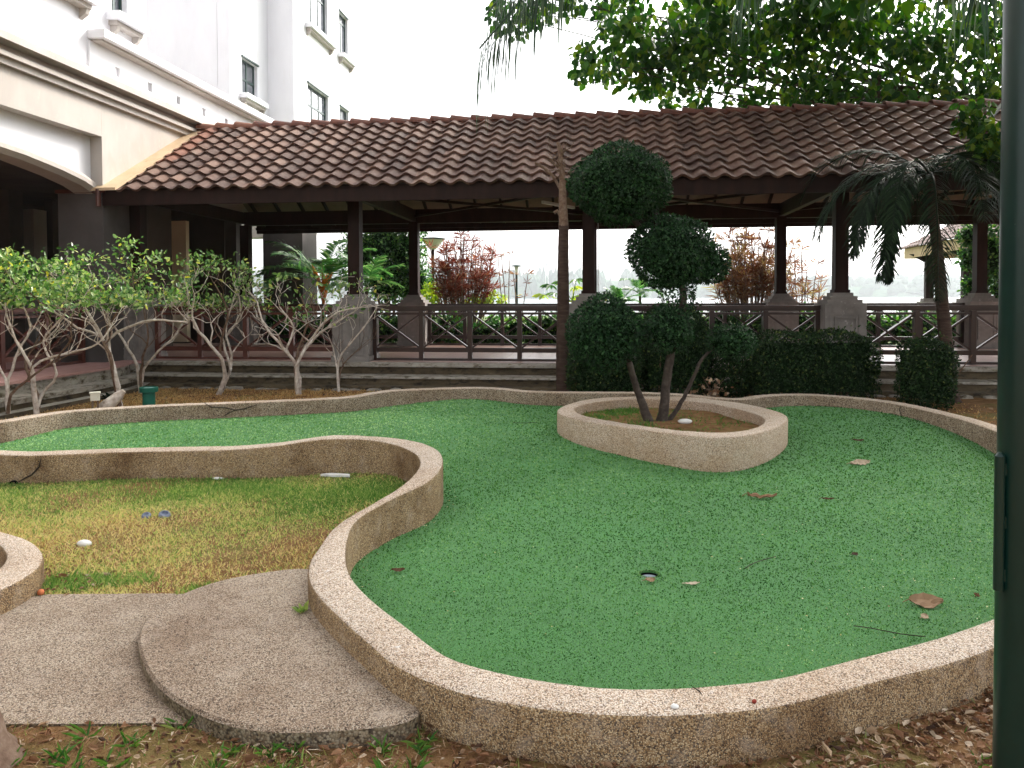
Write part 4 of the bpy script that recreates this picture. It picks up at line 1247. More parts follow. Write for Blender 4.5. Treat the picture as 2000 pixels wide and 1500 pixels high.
# ------------------------------------------------------------------ railings
def railing(name, label, u0, u1, v, npan, wood, group=None, axis='u'):
    """timber balustrade of crossed panels between two piers"""
    L = u1 - u0
    r_ = wroot(name, label, 'railing', u0, v, FZ, group) if axis == 'u' else root(name, label, 'railing', W(v, u0, FZ), THETA + math.pi / 2, group)
    def part(nm, f):
        mb = MB(); f(mb); return mb.build(nm, wood, r_)
    part('handrail', lambda m: m.box(0, L, -.065, .065, .915, .975).box(0, L, -.04, .04, .885, .915))
    part('top_rail', lambda m: m.box(0, L, -.03, .03, .82, .86))
    part('bottom_rail', lambda m: m.box(0, L, -.035, .035, .155, .235))
    part('kick_board', lambda m: m.box(0, L, -.03, .03, .005, .045))
    pw = L / npan
    for k in range(npan + 1):
        x = k * pw
        w_ = .04 if 0 < k < npan else .035
        x = min(max(x, w_), L - w_)
        part('post', lambda m: m.box(x - w_, x + w_, -.045, .045, 0, .884))
    for k in range(npan):
        xa, xb = k * pw + .04, (k + 1) * pw - .04
        mid = (xa + xb) / 2
        part('brace', lambda m: m.bar((xa, 0, .818), (xb, 0, .237), .05, .032))
        part('brace', lambda m: m.bar((xa, .004, .237), (xb, .004, .818), .046, .03))
    return r_
fl = ['dark timber cross-braced railing behind the bare shrubs, left of the central stone pier', 'dark timber cross-braced railing between the stone pier and the slim palm stem',
      'dark timber railing mostly hidden behind the clipped tree and hedge', 'dark timber railing right of the right-hand stone pier, behind the palm trunk']
for k in range(4):
    railing('railing', fl[k], UF[k] + .325, UF[k + 1] - .325, 0, 4, M_WOODRED if k == 0 else M_RAIL, 'railings of the walkway')
bl = ['far side railing of the walkway in front of the grey pillar', 'far side railing in front of the dense green tree', 'far side railing in front of the papaya leaves and lamp post',
      'far side railing in front of the lake, right of the tan dracaena']
for k in range(4):
    railing('railing', bl[k], UF[k] + .325, UF[k + 1] - .325, WD, 4, M_RAIL, 'railings of the walkway')
railing('railing', 'red-brown terrace railing under the arch, behind the leftmost bare shrub', -4.6, -.95, -7.45, 4, M_WOODRED, 'railings of the walkway', axis='v')
# ------------------------------------------------------------------ the white building on the left
hb = wroot('hotel_building', 'tall white building with green-framed windows, stepped wings and a cream arch at the left', 'building', 0, 0, 0)
def hpart(nm, mat, f, **kw):
    mb = MB(); f(mb); return mb.build(nm, mat, hb, **kw)
def face_with_holes(mb, u_face, th, v0, v1, z0, z1, holes):
    """a wall facing +u, pierced by rectangular openings (va, vb, za, zb)"""
    vs_ = sorted(set([v0, v1] + [h[0] for h in holes] + [h[1] for h in holes]))
    zs_ = sorted(set([z0, z1] + [h[2] for h in holes] + [h[3] for h in holes]))
    for i in range(len(vs_) - 1):
        zrun = None
        for j in range(len(zs_) - 1):
            cv, cz = (vs_[i] + vs_[i + 1]) / 2, (zs_[j] + zs_[j + 1]) / 2
            solid = not any(h[0] < cv < h[1] and h[2] < cz < h[3] for h in holes)
            if solid:
                zrun = (zrun[0], zs_[j + 1]) if zrun else (zs_[j], zs_[j + 1])
            if (not solid or j == len(zs_) - 2) and zrun:
                mb.box(u_face - th, u_face, vs_[i], vs_[i + 1], zrun[0], zrun[1]); zrun = None
def window(u_face, h, nv, transom, sill=True, depth=.14, low_split=None):
    va, vb, za, zb_ = h; u = u_face - depth
    wn_ = MB(); t = .055
    wn_.box(u - .03, u + .03, va, va + t, za, zb_).box(u - .03, u + .03, vb - t, vb, za, zb_)
    wn_.box(u - .029, u + .029, va + t, vb - t, za, za + t).box(u - .029, u + .029, va + t, vb - t, zb_ - t, zb_)
    f = wn_.build('window', M_WFRAME, hb)
    for k in range(1, nv):
        v = va + (vb - va) * k / nv
        m = MB(); m.box(u - .024, u + .024, v - .035, v + .035, za + t, zb_ - t); m.build('mullion', M_WFRAME, f)
    for z in transom:
        m = MB(); m.box(u - .026, u + .026, va + t, vb - t, z - .035, z + .035); m.build('transom', M_WFRAME, f)
    for k in range(nv):
        a = va + (vb - va) * k / nv; b = va + (vb - va) * (k + 1) / nv
        m = MB(); m.box(u - .006, u + .006, a + .03, b - .03, za + .03, zb_ - .03); m.build('pane', M_GLASS, f)
    if sill:
        m = MB(); m.box(u_face - .02, u_face + .26, va - .16, vb + .28, za - .17, za - .02); m.build('sill', M_WHITE, f)
        m = MB(); m.box(u_face, u_face + .17, va - .10, vb + .22, za - .25, za - .172); m.build('sill_moulding', M_CREAM, f)
        for v in (va - .06, vb + .12):
            m = MB(); m.prism([(u_face, za - .252), (u_face + .15, za - .252), (u_face + .12, za - .34), (u_face, za - .42)], 'y', v, v + .09); m.build('bracket', M_CREAM, f)
    # hood over the opening
    m = MB(); m.box(u_face, u_face + .05, va - .03, vb + .03, zb_ + .002, zb_ + .05); m.build('lintel', M_WFRAME if low_split else M_WHITE, f)
# main facade
h1 = (-3.0, VU(155, -7.3), 6.80, 8.6); h2 = (VU(228, -7.3), VU(258, -7.3), 6.80, 8.3)
vc = VU(294, -7.3)
hpart('wall', M_WHITE, lambda m: face_with_holes(m, -7.3, .4, -16, vc, 5.5, 17, [h1, h2]))
hpart('wall', M_WHITE, lambda m: m.box(-19, -7.702, vc - .4, vc, 5.5, 17))
window(-7.3, h1, 3, [8.0]); window(-7.3, h2, 2, [7.7])
hpart('room_shade', M_DARK, lambda m: m.box(-7.95, -7.72, -16, vc - .45, 6.0, 16.9))
# parapet with square vents and coping
vents = [(VU(px_, -7.28) - .07, VU(px_, -7.28) + .07, 5.66, 5.83) for px_ in (235, 298, 353, 402, 445, 482)]
hpart('parapet', M_WHITE, lambda m: face_with_holes(m, -7.26, .2, -.9, 9.2, 5.5, 6.08, vents))
hpart('vent_backing', M_CREAM, lambda m: m.box(-7.50, -7.465, -.9, 9.2, 5.52, 6.06))
hpart('coping', M_WHITE, lambda m: m.box(-7.36, -6.98, -.9, 9.2, 6.12, 6.27), bevel=.01)
hpart('coping_moulding', M_CREAM, lambda m: m.box(-7.36, -7.08, -.82, 9.2, 6.081, 6.119))
# cream cornice, beam and arch
hpart('cornice', M_CREAM, lambda m: m.prism([(-7.3, 5.29), (-6.84, 5.29), (-6.84, 5.40), (-6.92, 5.46), (-7.3, 5.52)], 'y', -16, 3.2))
hpart('cornice_moulding', M_CREAM, lambda m: m.box(-7.3, -6.95, -16, 3.0, 5.10, 5.165).box(-7.3, -7.02, -16, 3.0, 5.00, 5.098))
hpart('cornice_moulding', M_CREAM, lambda m: m.box(-7.3, -7.06, -16, 3.1, 5.167, 5.288))
hpart('beam', M_CREAM, lambda m: m.box(-7.6, -7.10, -16, -.85, 4.42, 4.998))
hpart('wall', M_CREAM, lambda m: m.box(-7.6, -7.10, -.848, 9.2, 3.52, 4.999))
hpart('wall', M_WHITE, lambda m: m.box(-7.9, -7.5, -.9, 9.2, 5.001, 5.9))
arc = [(-.85, 3.60), (-1.15, 3.70), (-1.7, 3.80), (-2.5, 3.90), (-3.4, 3.96), (-4.9, 4.0), (-6.4, 3.96), (-7.3, 3.90), (-8.1, 3.80), (-8.65, 3.70), (-8.95, 3.60)]
hpart('arch_panel', M_WHITE, lambda m: m.prism(arc + [(-8.95, 4.42), (-.85, 4.42)], 'x', -7.6, -7.32))
def archm(m):
    n = len(arc); V = []
    for (v, z) in arc:
        for (du, dz) in ((-7.62, .02), (-7.22, .02), (-7.20, -.03), (-7.20, -.10), (-7.28, -.17), (-7.62, -.17)):
            V.append((du, v, z + dz))
    F = [(k * 6 + j, k * 6 + (j + 1) % 6, (k + 1) * 6 + (j + 1) % 6, (k + 1) * 6 + j) for k in range(n - 1) for j in range(6)]
    m.add(V, np.array(F))
hpart('arch_moulding', M_CREAM, archm)
hpart('pier', M_TAUPE, lambda m: m.box(-7.95, -7.098, -.85, .05, FZ, 3.518))
hpart('pier', M_TAUPE, lambda m: m.box(-7.95, -7.098, -9.9, -8.95, FZ, 4.418))
hpart('pier_lintel', M_WOODRED, lambda m: m.box(-7.97, -7.05, -.9, -.2, 3.44, 3.50))
# far wings
hpart('wing', M_WHITE, lambda m: m.box(-20, -9.9, 8.5, 20, 6.0, 17))
w1 = (VU(478, -9.5), VU(508, -9.5), 7.93, 9.05)
hpart('wing', M_WHITE, lambda m: face_with_holes(m, -9.5, .39, 8.5, 11.1, 6.0, 17, [w1, (w1[0], w1[1], 11.3, 12.4)]))
window(-9.5, w1, 2, [8.45], low_split=True)
ta = (VU(605, -8.6), VU(645, -8.6)); tb = (VU(667, -8.6), VU(684, -8.6))
th_ = [(ta[0], ta[1], 7.2, 9.07), (tb[0], tb[1], 7.4, 9.07), (ta[0], ta[1], 11.1, 13.2), (tb[0], tb[1], 11.1, 12.75)]
hpart('tower', M_WHITE, lambda m: face_with_holes(m, -8.6, .4, 11.1, 20.3, 6.0, 17, th_))
hpart('tower', M_WHITE, lambda m: m.box(-9.499, -9.0, 11.1, 11.4, 6.0, 17))
hpart('tower', M_WHITE, lambda m: m.box(-19, -9.0, 20.0, 20.3, 6.0, 17))
for k, h in enumerate(th_):
    window(-8.6, h, 3 if k % 2 == 0 else 2, [h[2] + (1.2 if k < 2 else 1.35)], low_split=True)
hpart('room_shade', M_CREAM, lambda m: m.box(-9.4, -9.2, 11.5, 19.9, 6.0, 16.9))
hpart('podium', M_CREAM, lambda m: m.box(-20, -7.5, 8.5, 9.0, 3.4, 5.999).box(-20, -9.9, 9.001, 20, 5.0, 5.999))
hpart('pillar', M_TAUPE, lambda m: m.box(UV(515, 6), UV(592, 6), 6.0, 7.0, 0, 5.0))
# arcade inside
hpart('arcade_wall', M_DARKWALL, lambda m: m.box(-16, UV(440, 5.5), 5.5, 5.8, 0, 3.9))
hpart('pillar', M_TAUPE, lambda m: m.box(UV(441, 5.2), UV(463, 5.2), 5.2, 5.49, 0, 3.9))
hpart('arcade_wall', M_DARKWALL, lambda m: m.box(-12.6, -12.3, -16, 5.49, 0, 3.9))
hpart('arcade_ceiling', M_DARKWALL, lambda m: m.box(-16, -7.61, -16, 5.79, 3.901, 4.1))
hpart('arcade_back_wall', M_DARKWALL, lambda m: m.box(-8.2, -7.9, .9, 2.6, 0, 3.9))
hpart('lit_wall_panel', M_LITTANWALL, lambda m: m.box(UV(293, 4.6), UV(365, 4.6), 4.6, 4.75, .5, 3.52))
for px_, wpx, v in ((8, 26, 1.5), (52, 34, 2.4), (98, 16, 3.0)):
    hpart('pillar', M_CREAM if wpx == 34 else M_DARKWALL, lambda m: m.box(UV(px_ - wpx / 2, v), UV(px_ + wpx / 2, v), v, v + .4, 0, 3.6 if wpx == 34 else 3.9))
# verge board between wall and tiles
mb = MB()
vb_, vt = -EAVE - .12, WD / 2 - .05
zb_, zt = 3.47, RZ + FZ - .055
V = []
for v, z in ((vb_, zb_), (vt, zt)):
    for u in (-7.36, -6.80):
        V += [(u, v, z), (u, v, z + .05)]
mb.add(V, [(0, 2, 3, 1), (4, 5, 7, 6), (0, 1, 5, 4), (2, 6, 7, 3), (1, 3, 7, 5), (0, 4, 6, 2)])
o = mb.build('verge_board', M_FLASH, ww, loc=(0, 0, -FZ))
mb = MB(); mb.tube([(-7.14, -EAVE - .09, 3.50), (-7.14, -EAVE - .09, 3.20)], .045, 8); mb.build('gutter_end', M_WOODRED, ww, loc=(0, 0, -FZ))

# ------------------------------------------------------------------ lake side: hills, wood, lamps, gazebo
hl = MB(); n = 120
xs = np.linspace(-1800, 2200, n)
rg = np.random.default_rng(11)
hz = 27 + 17 * patch(xs / 230, xs * 0 + 1.0, 1, 4) + 7 * patch(xs / 65, xs * 0, 1, 2)
V = []
for k, x in enumerate(xs):
    V += [(x, 1400, -1.0), (x, 1460, 12 + hz[k] * .2), (x, 1650, hz[k]), (x, 1900, -2)]
F = [(k * 4 + j, (k + 1) * 4 + j, (k + 1) * 4 + j + 1, k * 4 + j + 1) for k in range(n - 1) for j in range(3)]
hl.add(V, np.array(F)); tag(hl.build('hills', M_FARTREE, smooth=True), kind='structure')
wd_ = MB()
for k in range(1500):
    x = rg.uniform(-1500, 2000); y = rg.uniform(1400, 1650)
    left = x < 320
    h = rg.uniform(15, 30) * (1.25 if left else .75); r_ = rg.uniform(6, 14)
    base = np.interp(y, [1400, 1460, 1650], [-1, 12, 30])
    if left and rg.uniform() < .35:
        prof = [(r_ * .25, 0), (r_ * .7, h * .25), (r_ * .45, h * .6), (.05, h * 1.25)]
    else:
        prof = [(r_ * .5, 0), (r_, h * .35), (r_ * .85, h * .7), (r_ * .3, h)]
    wd_.lathe([(a * rg.uniform(.85, 1.15), b) for a, b in prof], 6, c=(x, y, base - 1))
tag(wd_.build('far_wood', M_FARTREE), 'hazy blue line of trees on the far shore of the lake', 'woodland', kind='stuff')
# pylon on the far shore
c_ = PY(1068, 560, 1300)
py_ = root('lattice_mast', 'thin hazy lattice mast rising above the far trees beside the slim palm stem', 'mast', (c_.x, c_.y, 20))
mb = MB()
for (i, j) in ((-1, -1), (1, -1), (1, 1), (-1, 1)):
    mb.tube([(i * 3.5, j * 3.5, -12), (i * 1.1, j * 1.1, 36)], .3, 4)
mb.build('leg', M_LAMPHEAD, py_)
mb = MB(); mb.lathe([(2.0, 34), (3.2, 36), (2.4, 42), (.1, 47)], 6); mb.build('mast_head', M_LAMPHEAD, py_)
# path lamp, far
def lamp(name, label, px, ytop, ybase_z, Y, rad, hh, inverted):
    c_ = PY(px, 588, Y); zt_ = PY(px, ytop, Y).z
    r_ = root(name, label, 'lamp post', (c_.x, c_.y, ybase_z), 0, 'lamp posts by the lake')
    H = zt_ - ybase_z
    mb = MB(); mb.lathe([(.07, 0), (.07, H * .55), (.055, H * .56), (.05, H - hh * .7)], 10); mb.build('pole', M_GREENPAINT if not inverted else M_WOOD, r_)
    mb = MB()
    mb.lathe([(rad * .98, H - .03), (rad, H), (rad * .3, H + .05), (0, H + .06)], 20)
    mb.build('cap', M_WFRAME, r_)
    mb = MB(); mb.lathe([(.06, H - hh), (.10, H - hh), (rad * .9, H - .04), (0, H - .04)] if inverted else [(.04, H - hh), (.05, H - hh), (.10, H - .04), (.0, H - .04)], 20); mb.build('lantern', M_LAMPHEAD, r_)
    return r_
lamp('lamp_post', 'slim green lamp post with a flat disc top, standing alone before the lake', 1009, 519, GZ, 34, .24, .35, False)
lamp('lamp_post', 'lamp post with a pale funnel lantern beside the red-leaved cordyline', 846, 466, GZ, 25, .42, .36, True)
# gazebo
gu = 11.05; gv = 10.0
gz_ = root('gazebo', 'lakeside gazebo with brown tiled hip roof, cream fascia and brown posts', 'gazebo', (18.5, 26.8, 0), THETA - .11)
def gp(nm, mat, f, **kw):
    mb = MB(); f(mb); return mb.build(nm, mat, gz_, **kw)
s = 3.4; ze = 3.22
gp('fascia', M_FLASH, lambda m: m.box(-s, -s + .08, -s, s, ze - .12, ze + .26).box(s - .08, s, -s, s, ze - .12, ze + .26).box(-s + .08, s - .08, -s, -s + .08, ze - .12, ze + .26).box(-s + .08, s - .08, s - .08, s, ze - .12, ze + .26))
gp('soffit', M_CEIL, lambda m: m.box(-s + .08, s - .08, -s + .08, s - .08, ze, ze + .05))
for (i, j) in ((-1, -1), (1, -1), (1, 1), (-1, 1)):
    x, y = i * (s - .55), j * (s - .55) * .72
    p_ = gp('post', M_WOOD, lambda m: m.box(x - .14, x + .14, y - .14, y + .14, 1.5, ze))
    gp('plinth', M_PIER, lambda m: m.box(x - .34, x + .34, y - .34, y + .34, .0, 1.38).box(x - .24, x + .24, y - .24, y + .24, 1.38, 1.5))
    gp('bracket', M_WOOD, lambda m: m.prism([(x - .7, ze), (x + .7, ze), (x + .2, ze - .3), (x - .2, ze - .3)], 'y', y - .06, y + .06))
gp('floor', M_PLATFORM, lambda m: m.box(-s + .2, s - .2, -s + .2, s - .2, 0, .45))
# four hips of wavy tile courses, each slope a stack of overlapping strips
for q in range(4):
    mb = MB()
    for r_ in range(11):
        t0_, t1_ = r_ / 11, (r_ + 1) / 11
        a0, a1 = (s + .18) * (1 - t0_), (s + .18) * (1 - t1_ * .98)
        z0_, z1_ = ze + .26 + 2.0 * t0_ + .05, ze + .26 + 2.0 * t1_ + .0
        nn = max(2, int(a0 * 2 / .11)); V = []
        for k in range(nn + 1):
            x = -a0 + 2 * a0 * k / nn; w_ = .03 * math.sin(x / .33 * 2 * math.pi)
            x1_ = max(-a1, min(a1, x))
            V += [(x, -a0, z0_ + w_ - .04), (x, -a0, z0_ + w_), (x1_, -a1, z1_ + w_)]
        mb.add(V, np.array([(k * 3 + j, (k + 1) * 3 + j, (k + 1) * 3 + j + 1, k * 3 + j + 1) for k in range(nn) for j in range(2)]))
    o = mb.build('tiled_slope', M_GAZTILE, gz_); o.rotation_euler = (0, 0, q * math.pi / 2)
# ------------------------------------------------------------------ plants
def mkroot(name, label, cat, base, group=None):
    return root(name, label, cat, base, 0, group)

def grow(rng, mb, p, d, L, r, lvl, zmax, tips, spread=.75, wob=.34, minr=.0032, flat=0.25):
    """a crooked branch that forks until it reaches the clipped top"""
    pts = [p]; dirs = d / np.linalg.norm(d); seg = 3
    for s in range(seg):
        dirs = dirs + rng.normal(0, wob, 3) * [1, 1, .6] + np.array([0, 0, .10])
        if pts[-1][2] > zmax - .15: dirs[2] *= .2
        dirs /= np.linalg.norm(dirs)
        pts.append(pts[-1] + dirs * L / seg)
    r1 = max(minr, r * .72)
    mb.tube(pts, np.linspace(r, r1, len(pts)), 5 if r > .012 else 4, cap=False)
    end = pts[-1]
    if lvl <= 0 or r1 <= minr * 1.01:
        tips.append((end, dirs)); return
    k = 2 if rng.uniform() < .62 else 3
    az = rng.uniform(0, 2 * math.pi)
    for i in range(k):
        a = az + i * 2 * math.pi / k + rng.normal(0, .35)
        side = np.array([math.cos(a), math.sin(a), rng.uniform(-.1, flat + .2)])
        nd = dirs * .75 + side * spread * rng.uniform(.6, 1.15)
        if end[2] > zmax: nd[2] = rng.uniform(-.35, .15)
        grow(rng, mb, end, nd, L * rng.uniform(.62, .9), r1 * rng.uniform(.68, .85), lvl - 1, zmax, tips, spread, wob, minr, flat)

def bare_shrub(label, px, py_, Y, limbs, zmax, nleaf, seed, lsize=.075, lvl=4, canopy=None, r0=.03, zleaf=None, second=None):
    rng = np.random.default_rng(seed)
    b = PY(px, py_, Y); base = np.array([b.x, b.y, GZ - .01])
    r_ = mkroot('frangipani_shrub', label, 'shrub', tuple(base), 'bare-stemmed shrubs in front of the walkway')
    tips = []
    for k, limb in enumerate(limbs):
        pts = [np.array([0, 0, 0.0])]
        dy = 0
        for (qx, qy) in limb:
            dy += rng.uniform(-.16, .16)
            q = PY(qx, qy, Y + dy); pts.append(np.array([q.x, q.y, q.z]) - base)
        n = len(pts)
        mb = MB()
        rs = np.linspace(r0 * (.9 if k == 0 else .72), r0 * .30, n); rs[0] *= 1.25
        fine = catmull(pts, step=.12); rf = np.interp(np.linspace(0, 1, len(fine)), np.linspace(0, 1, n), rs)
        fine[1:] += rng.normal(0, .007, fine[1:].shape)
        mb.tube(fine, rf, 8, jit=.08, rng=rng)
        nl = lvl
        ks = [len(fine) - 1, int(len(fine) * .8), int(len(fine) * .62)] + ([int(len(fine) * .48)] if len(limb) > 2 else [])
        for j in ks:
            d = fine[min(j + 1, len(fine) - 1)] - fine[max(j - 1, 0)]
            for rep in range(2 if j == ks[0] else 1):
                side = rvec(rng, 1)[0]; side[2] = abs(side[2]) * .3
                dd = d / (np.linalg.norm(d) + 1e-9) * .6 + side * .75 + np.array([0, 0, .2])
                Lh = max(.14, min(.34, (zmax - base[2] - fine[j][2]) * .34 + .12))
                grow(rng, mb, fine[j], dd, Lh, max(.006, rf[j] * .6), nl, zmax - base[2], tips)
        mb.build('stem', M_BARKPALE if k % 3 != 2 else M_BARKBROWN, r_, smooth=True)
    # leaves at the twig ends within the clipped layer
    T = np.array([t[0] for t in tips]); D = np.array([t[1] for t in tips])
    zl = (zleaf if zleaf else zmax - 1.0) - base[2]
    ok = T[:, 2] > zl
    T, D = T[ok], D[ok]
    if len(T):
        idx = rng.integers(0, len(T), nleaf)
        pos = T[idx] + rng.normal(0, .085, (nleaf, 3)) * [1, 1, .7]
        dr = D[idx] * .4 + rvec(rng, nleaf) * .9 + np.array([0, 0, .15])
        nm = np.stack([rng.normal(0, .7, nleaf), rng.normal(0, .7, nleaf), np.ones(nleaf)], -1)
        mb = MB(); leaves(mb, pos, dr, nm, rng.uniform(lsize * .55, lsize * 1.25, nleaf), rng, LEAF6, width=.75)
        f = mb.build('foliage', M_SHRUBLEAF, r_); f['kind'] = 'stuff'
    return r_

bare_shrub('bare-stemmed shrub cut by the left edge of the picture, leaves on top', 18, 806, 9.7,
           [[(14, 760), (28, 700), (60, 640), (40, 590)], [(10, 740), (-20, 680), (-40, 610)], [(22, 770), (70, 730), (110, 700), (140, 660)]], 2.52, 750, 21, lvl=4, r0=.028)
bare_shrub('pale crooked shrub with many crossing stems, second from the left edge', 72, 806, 9.9,
           [[(66, 765), (60, 710), (30, 665), (10, 600)], [(80, 772), (110, 730), (85, 670), (130, 610)], [(72, 770), (50, 700), (100, 640), (60, 570)], [(64, 720), (130, 690), (190, 672), (215, 640)]], 2.52, 1250, 22, lvl=4, r0=.032)
bare_shrub('shrub with one stout silvery stem beside the cut log and the cream box', 234, 772, 10.7,
           [[(226, 735), (212, 690), (200, 660), (170, 610), (150, 575)], [(224, 725), (213, 662), (250, 640), (300, 625), (370, 630)], [(214, 690), (203, 664), (228, 610), (250, 560)],
            [(222, 715), (200, 660), (150, 640), (95, 600)]], 2.48, 1500, 23, lvl=4, r0=.042)
bare_shrub('brown-stemmed shrub standing close to the platform behind the green floodlight', 275, 745, 12.2,
           [[(268, 715), (250, 680), (225, 640), (190, 600)], [(282, 720), (310, 685), (345, 650), (370, 600)], [(276, 710), (290, 660), (280, 610)]], 2.46, 750, 24, lvl=4, r0=.034)
bare_shrub('upright forked shrub in front of the railing, with a dark thick foot', 426, 762, 12.0,
           [[(437, 735), (432, 700), (400, 660), (375, 620), (380, 575)], [(448, 730), (452, 690), (440, 640), (455, 590)], [(440, 735), (430, 680), (445, 610), (420, 560)], [(450, 720), (437, 670), (470, 620), (465, 580)]], 2.38, 750, 25, lvl=4, r0=.038)
bare_shrub('wide low shrub with few leaves and a knotted brown foot, before the grey pillar', 584, 766, 12.0,
           [[(578, 735), (575, 705), (545, 670), (520, 640), (500, 590)], [(580, 730), (590, 690), (620, 645), (660, 610), (700, 600)], [(577, 725), (583, 680), (600, 630), (590, 580)],
            [(582, 720), (560, 680), (575, 640), (545, 600)], [(580, 715), (605, 670), (640, 640), (690, 610)]], 2.02, 260, 26, lvl=4, r0=.04, zleaf=1.25, lsize=.095)
bare_shrub('small thin shrub with long bare shoots against the stone pier', 662, 752, 12.35,
           [[(660, 725), (668, 690), (690, 665), (712, 640), (735, 600)], [(658, 720), (650, 680), (640, 650)], [(664, 725), (680, 700), (705, 680)]], 1.75, 45, 27, lvl=1, r0=.022, zleaf=1.3, lsize=.08)

def blob_surface(rng, n, c, r, jitter=.06, zsq=2.0, bumps=None):
    d = rvec(rng, n)
    bump = 1 + .07 * np.sin(d[:, 0] * 5 + c[0] * 3) * np.cos(d[:, 2] * 4 + c[1]) + .05 * np.sin(d[:, 1] * 9 + d[:, 2] * 7)
    rad = bump * (1 - np.abs(rng.normal(0, jitter, n)))
    return np.array(c) + d * np.array(r) * rad[:, None], d

def clipped(mb, core, rng, c, r, dens=1.0, lsize=.042, jitter=.05, corek=.80):
    area = 4 * math.pi * ((r[0] * r[1]) ** 1.6 / 3 + (r[0] * r[2]) ** 1.6 / 3 + (r[1] * r[2]) ** 1.6 / 3) ** (1 / 1.6)
    n = int(area * 3200 * dens)
    p, d = blob_surface(rng, n, c, r, jitter)
    dr = d * .35 + rvec(rng, n) * .8 + np.array([0, 0, -.05])
    leaves(mb, p, dr, d + rvec(rng, n) * .45, rng.uniform(lsize * .6, lsize * 1.35, n), rng, LEAF4, width=.9)
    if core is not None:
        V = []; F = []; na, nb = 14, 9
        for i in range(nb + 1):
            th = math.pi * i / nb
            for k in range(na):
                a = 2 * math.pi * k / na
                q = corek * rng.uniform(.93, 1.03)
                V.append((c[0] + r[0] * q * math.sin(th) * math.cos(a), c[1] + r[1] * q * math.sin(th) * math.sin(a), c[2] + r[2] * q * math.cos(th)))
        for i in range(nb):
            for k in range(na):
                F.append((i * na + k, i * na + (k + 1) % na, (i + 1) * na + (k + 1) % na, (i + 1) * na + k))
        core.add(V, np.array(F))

# ---- the clipped tree in the planter
TB = np.array([P(1280, 822, .22).x, P(1280, 822, .22).y, .21])
topi = mkroot('topiary_tree', 'cloud-pruned tree with round clipped leaf balls growing in the planter ring', 'tree', tuple(TB))
rng = np.random.default_rng(31)
def tp(px, py_, dy=0.0):
    q = PY(px, py_, TB[1] + dy); return np.array([q.x, q.y, q.z]) - TB
def limb(pts, r0, r1, mat=M_BARKDARK, name='trunk'):
    f = catmull(pts, step=.06); mb = MB()
    rad = np.linspace(r0, r1, len(f)) * (1 + .12 * np.exp(-np.arange(len(f)) / 2.0) * 3)
    f[1:] += rng.normal(0, .003, f[1:].shape)
    mb.tube(f, rad, 10, jit=.06, rng=rng); return mb.build(name, mat, topi, smooth=True)
limb([tp(1268, 826), tp(1255, 790), tp(1238, 740), tp(1226, 700), tp(1205, 655)], .045, .028)
limb([tp(1292, 828, .05), tp(1298, 780, .05), tp(1305, 720, .05), tp(1318, 650, .05), tp(1335, 590, .05), tp(1325, 540, .05), tp(1290, 500, .1), tp(1270, 470, .1), tp(1235, 425, .05), tp(1215, 380, .05)], .052, .028)
limb([tp(1300, 828, .08), tp(1325, 795, .1), tp(1350, 745, .1), tp(1372, 700, .12), tp(1405, 672, .15)], .026, .014)
limb([tp(1300, 740, .05), tp(1305, 690, 0), tp(1308, 640, 0)], .028, .018)
for (px, py_, dy, rx, ry, rz_, dens, ls, cr) in [
        (1212, 360, .05, 101, 98, 78, 1.1, .040, True),
        (1312, 492, .05, 84, 84, 74, 1.0, .040, True), (1378, 515, .1, 46, 50, 40, 1.0, .04, True), (1325, 572, .05, 36, 40, 40, .5, .04, False), (1262, 480, 0, 34, 40, 36, .7, .04, False),
        (1180, 652, 0, 74, 74, 77, 1.1, .040, True),
        (1308, 645, -.05, 48, 46, 46, 1.0, .038, True),
        (1428, 668, .15, 48, 46, 36, .8, .038, True)]:
    q = tp(px, py_, dy); k = TB[1] / FPX * .97
    mb = MB(); core = MB() if cr else None
    clipped(mb, core, rng, q, (rx * k, ry * k, rz_ * k), dens, ls)
    f = mb.build('leaf_ball', M_TOPLEAF, topi); f['kind'] = 'stuff'
    if core: core.build('shaded_core', M_CORE, f)

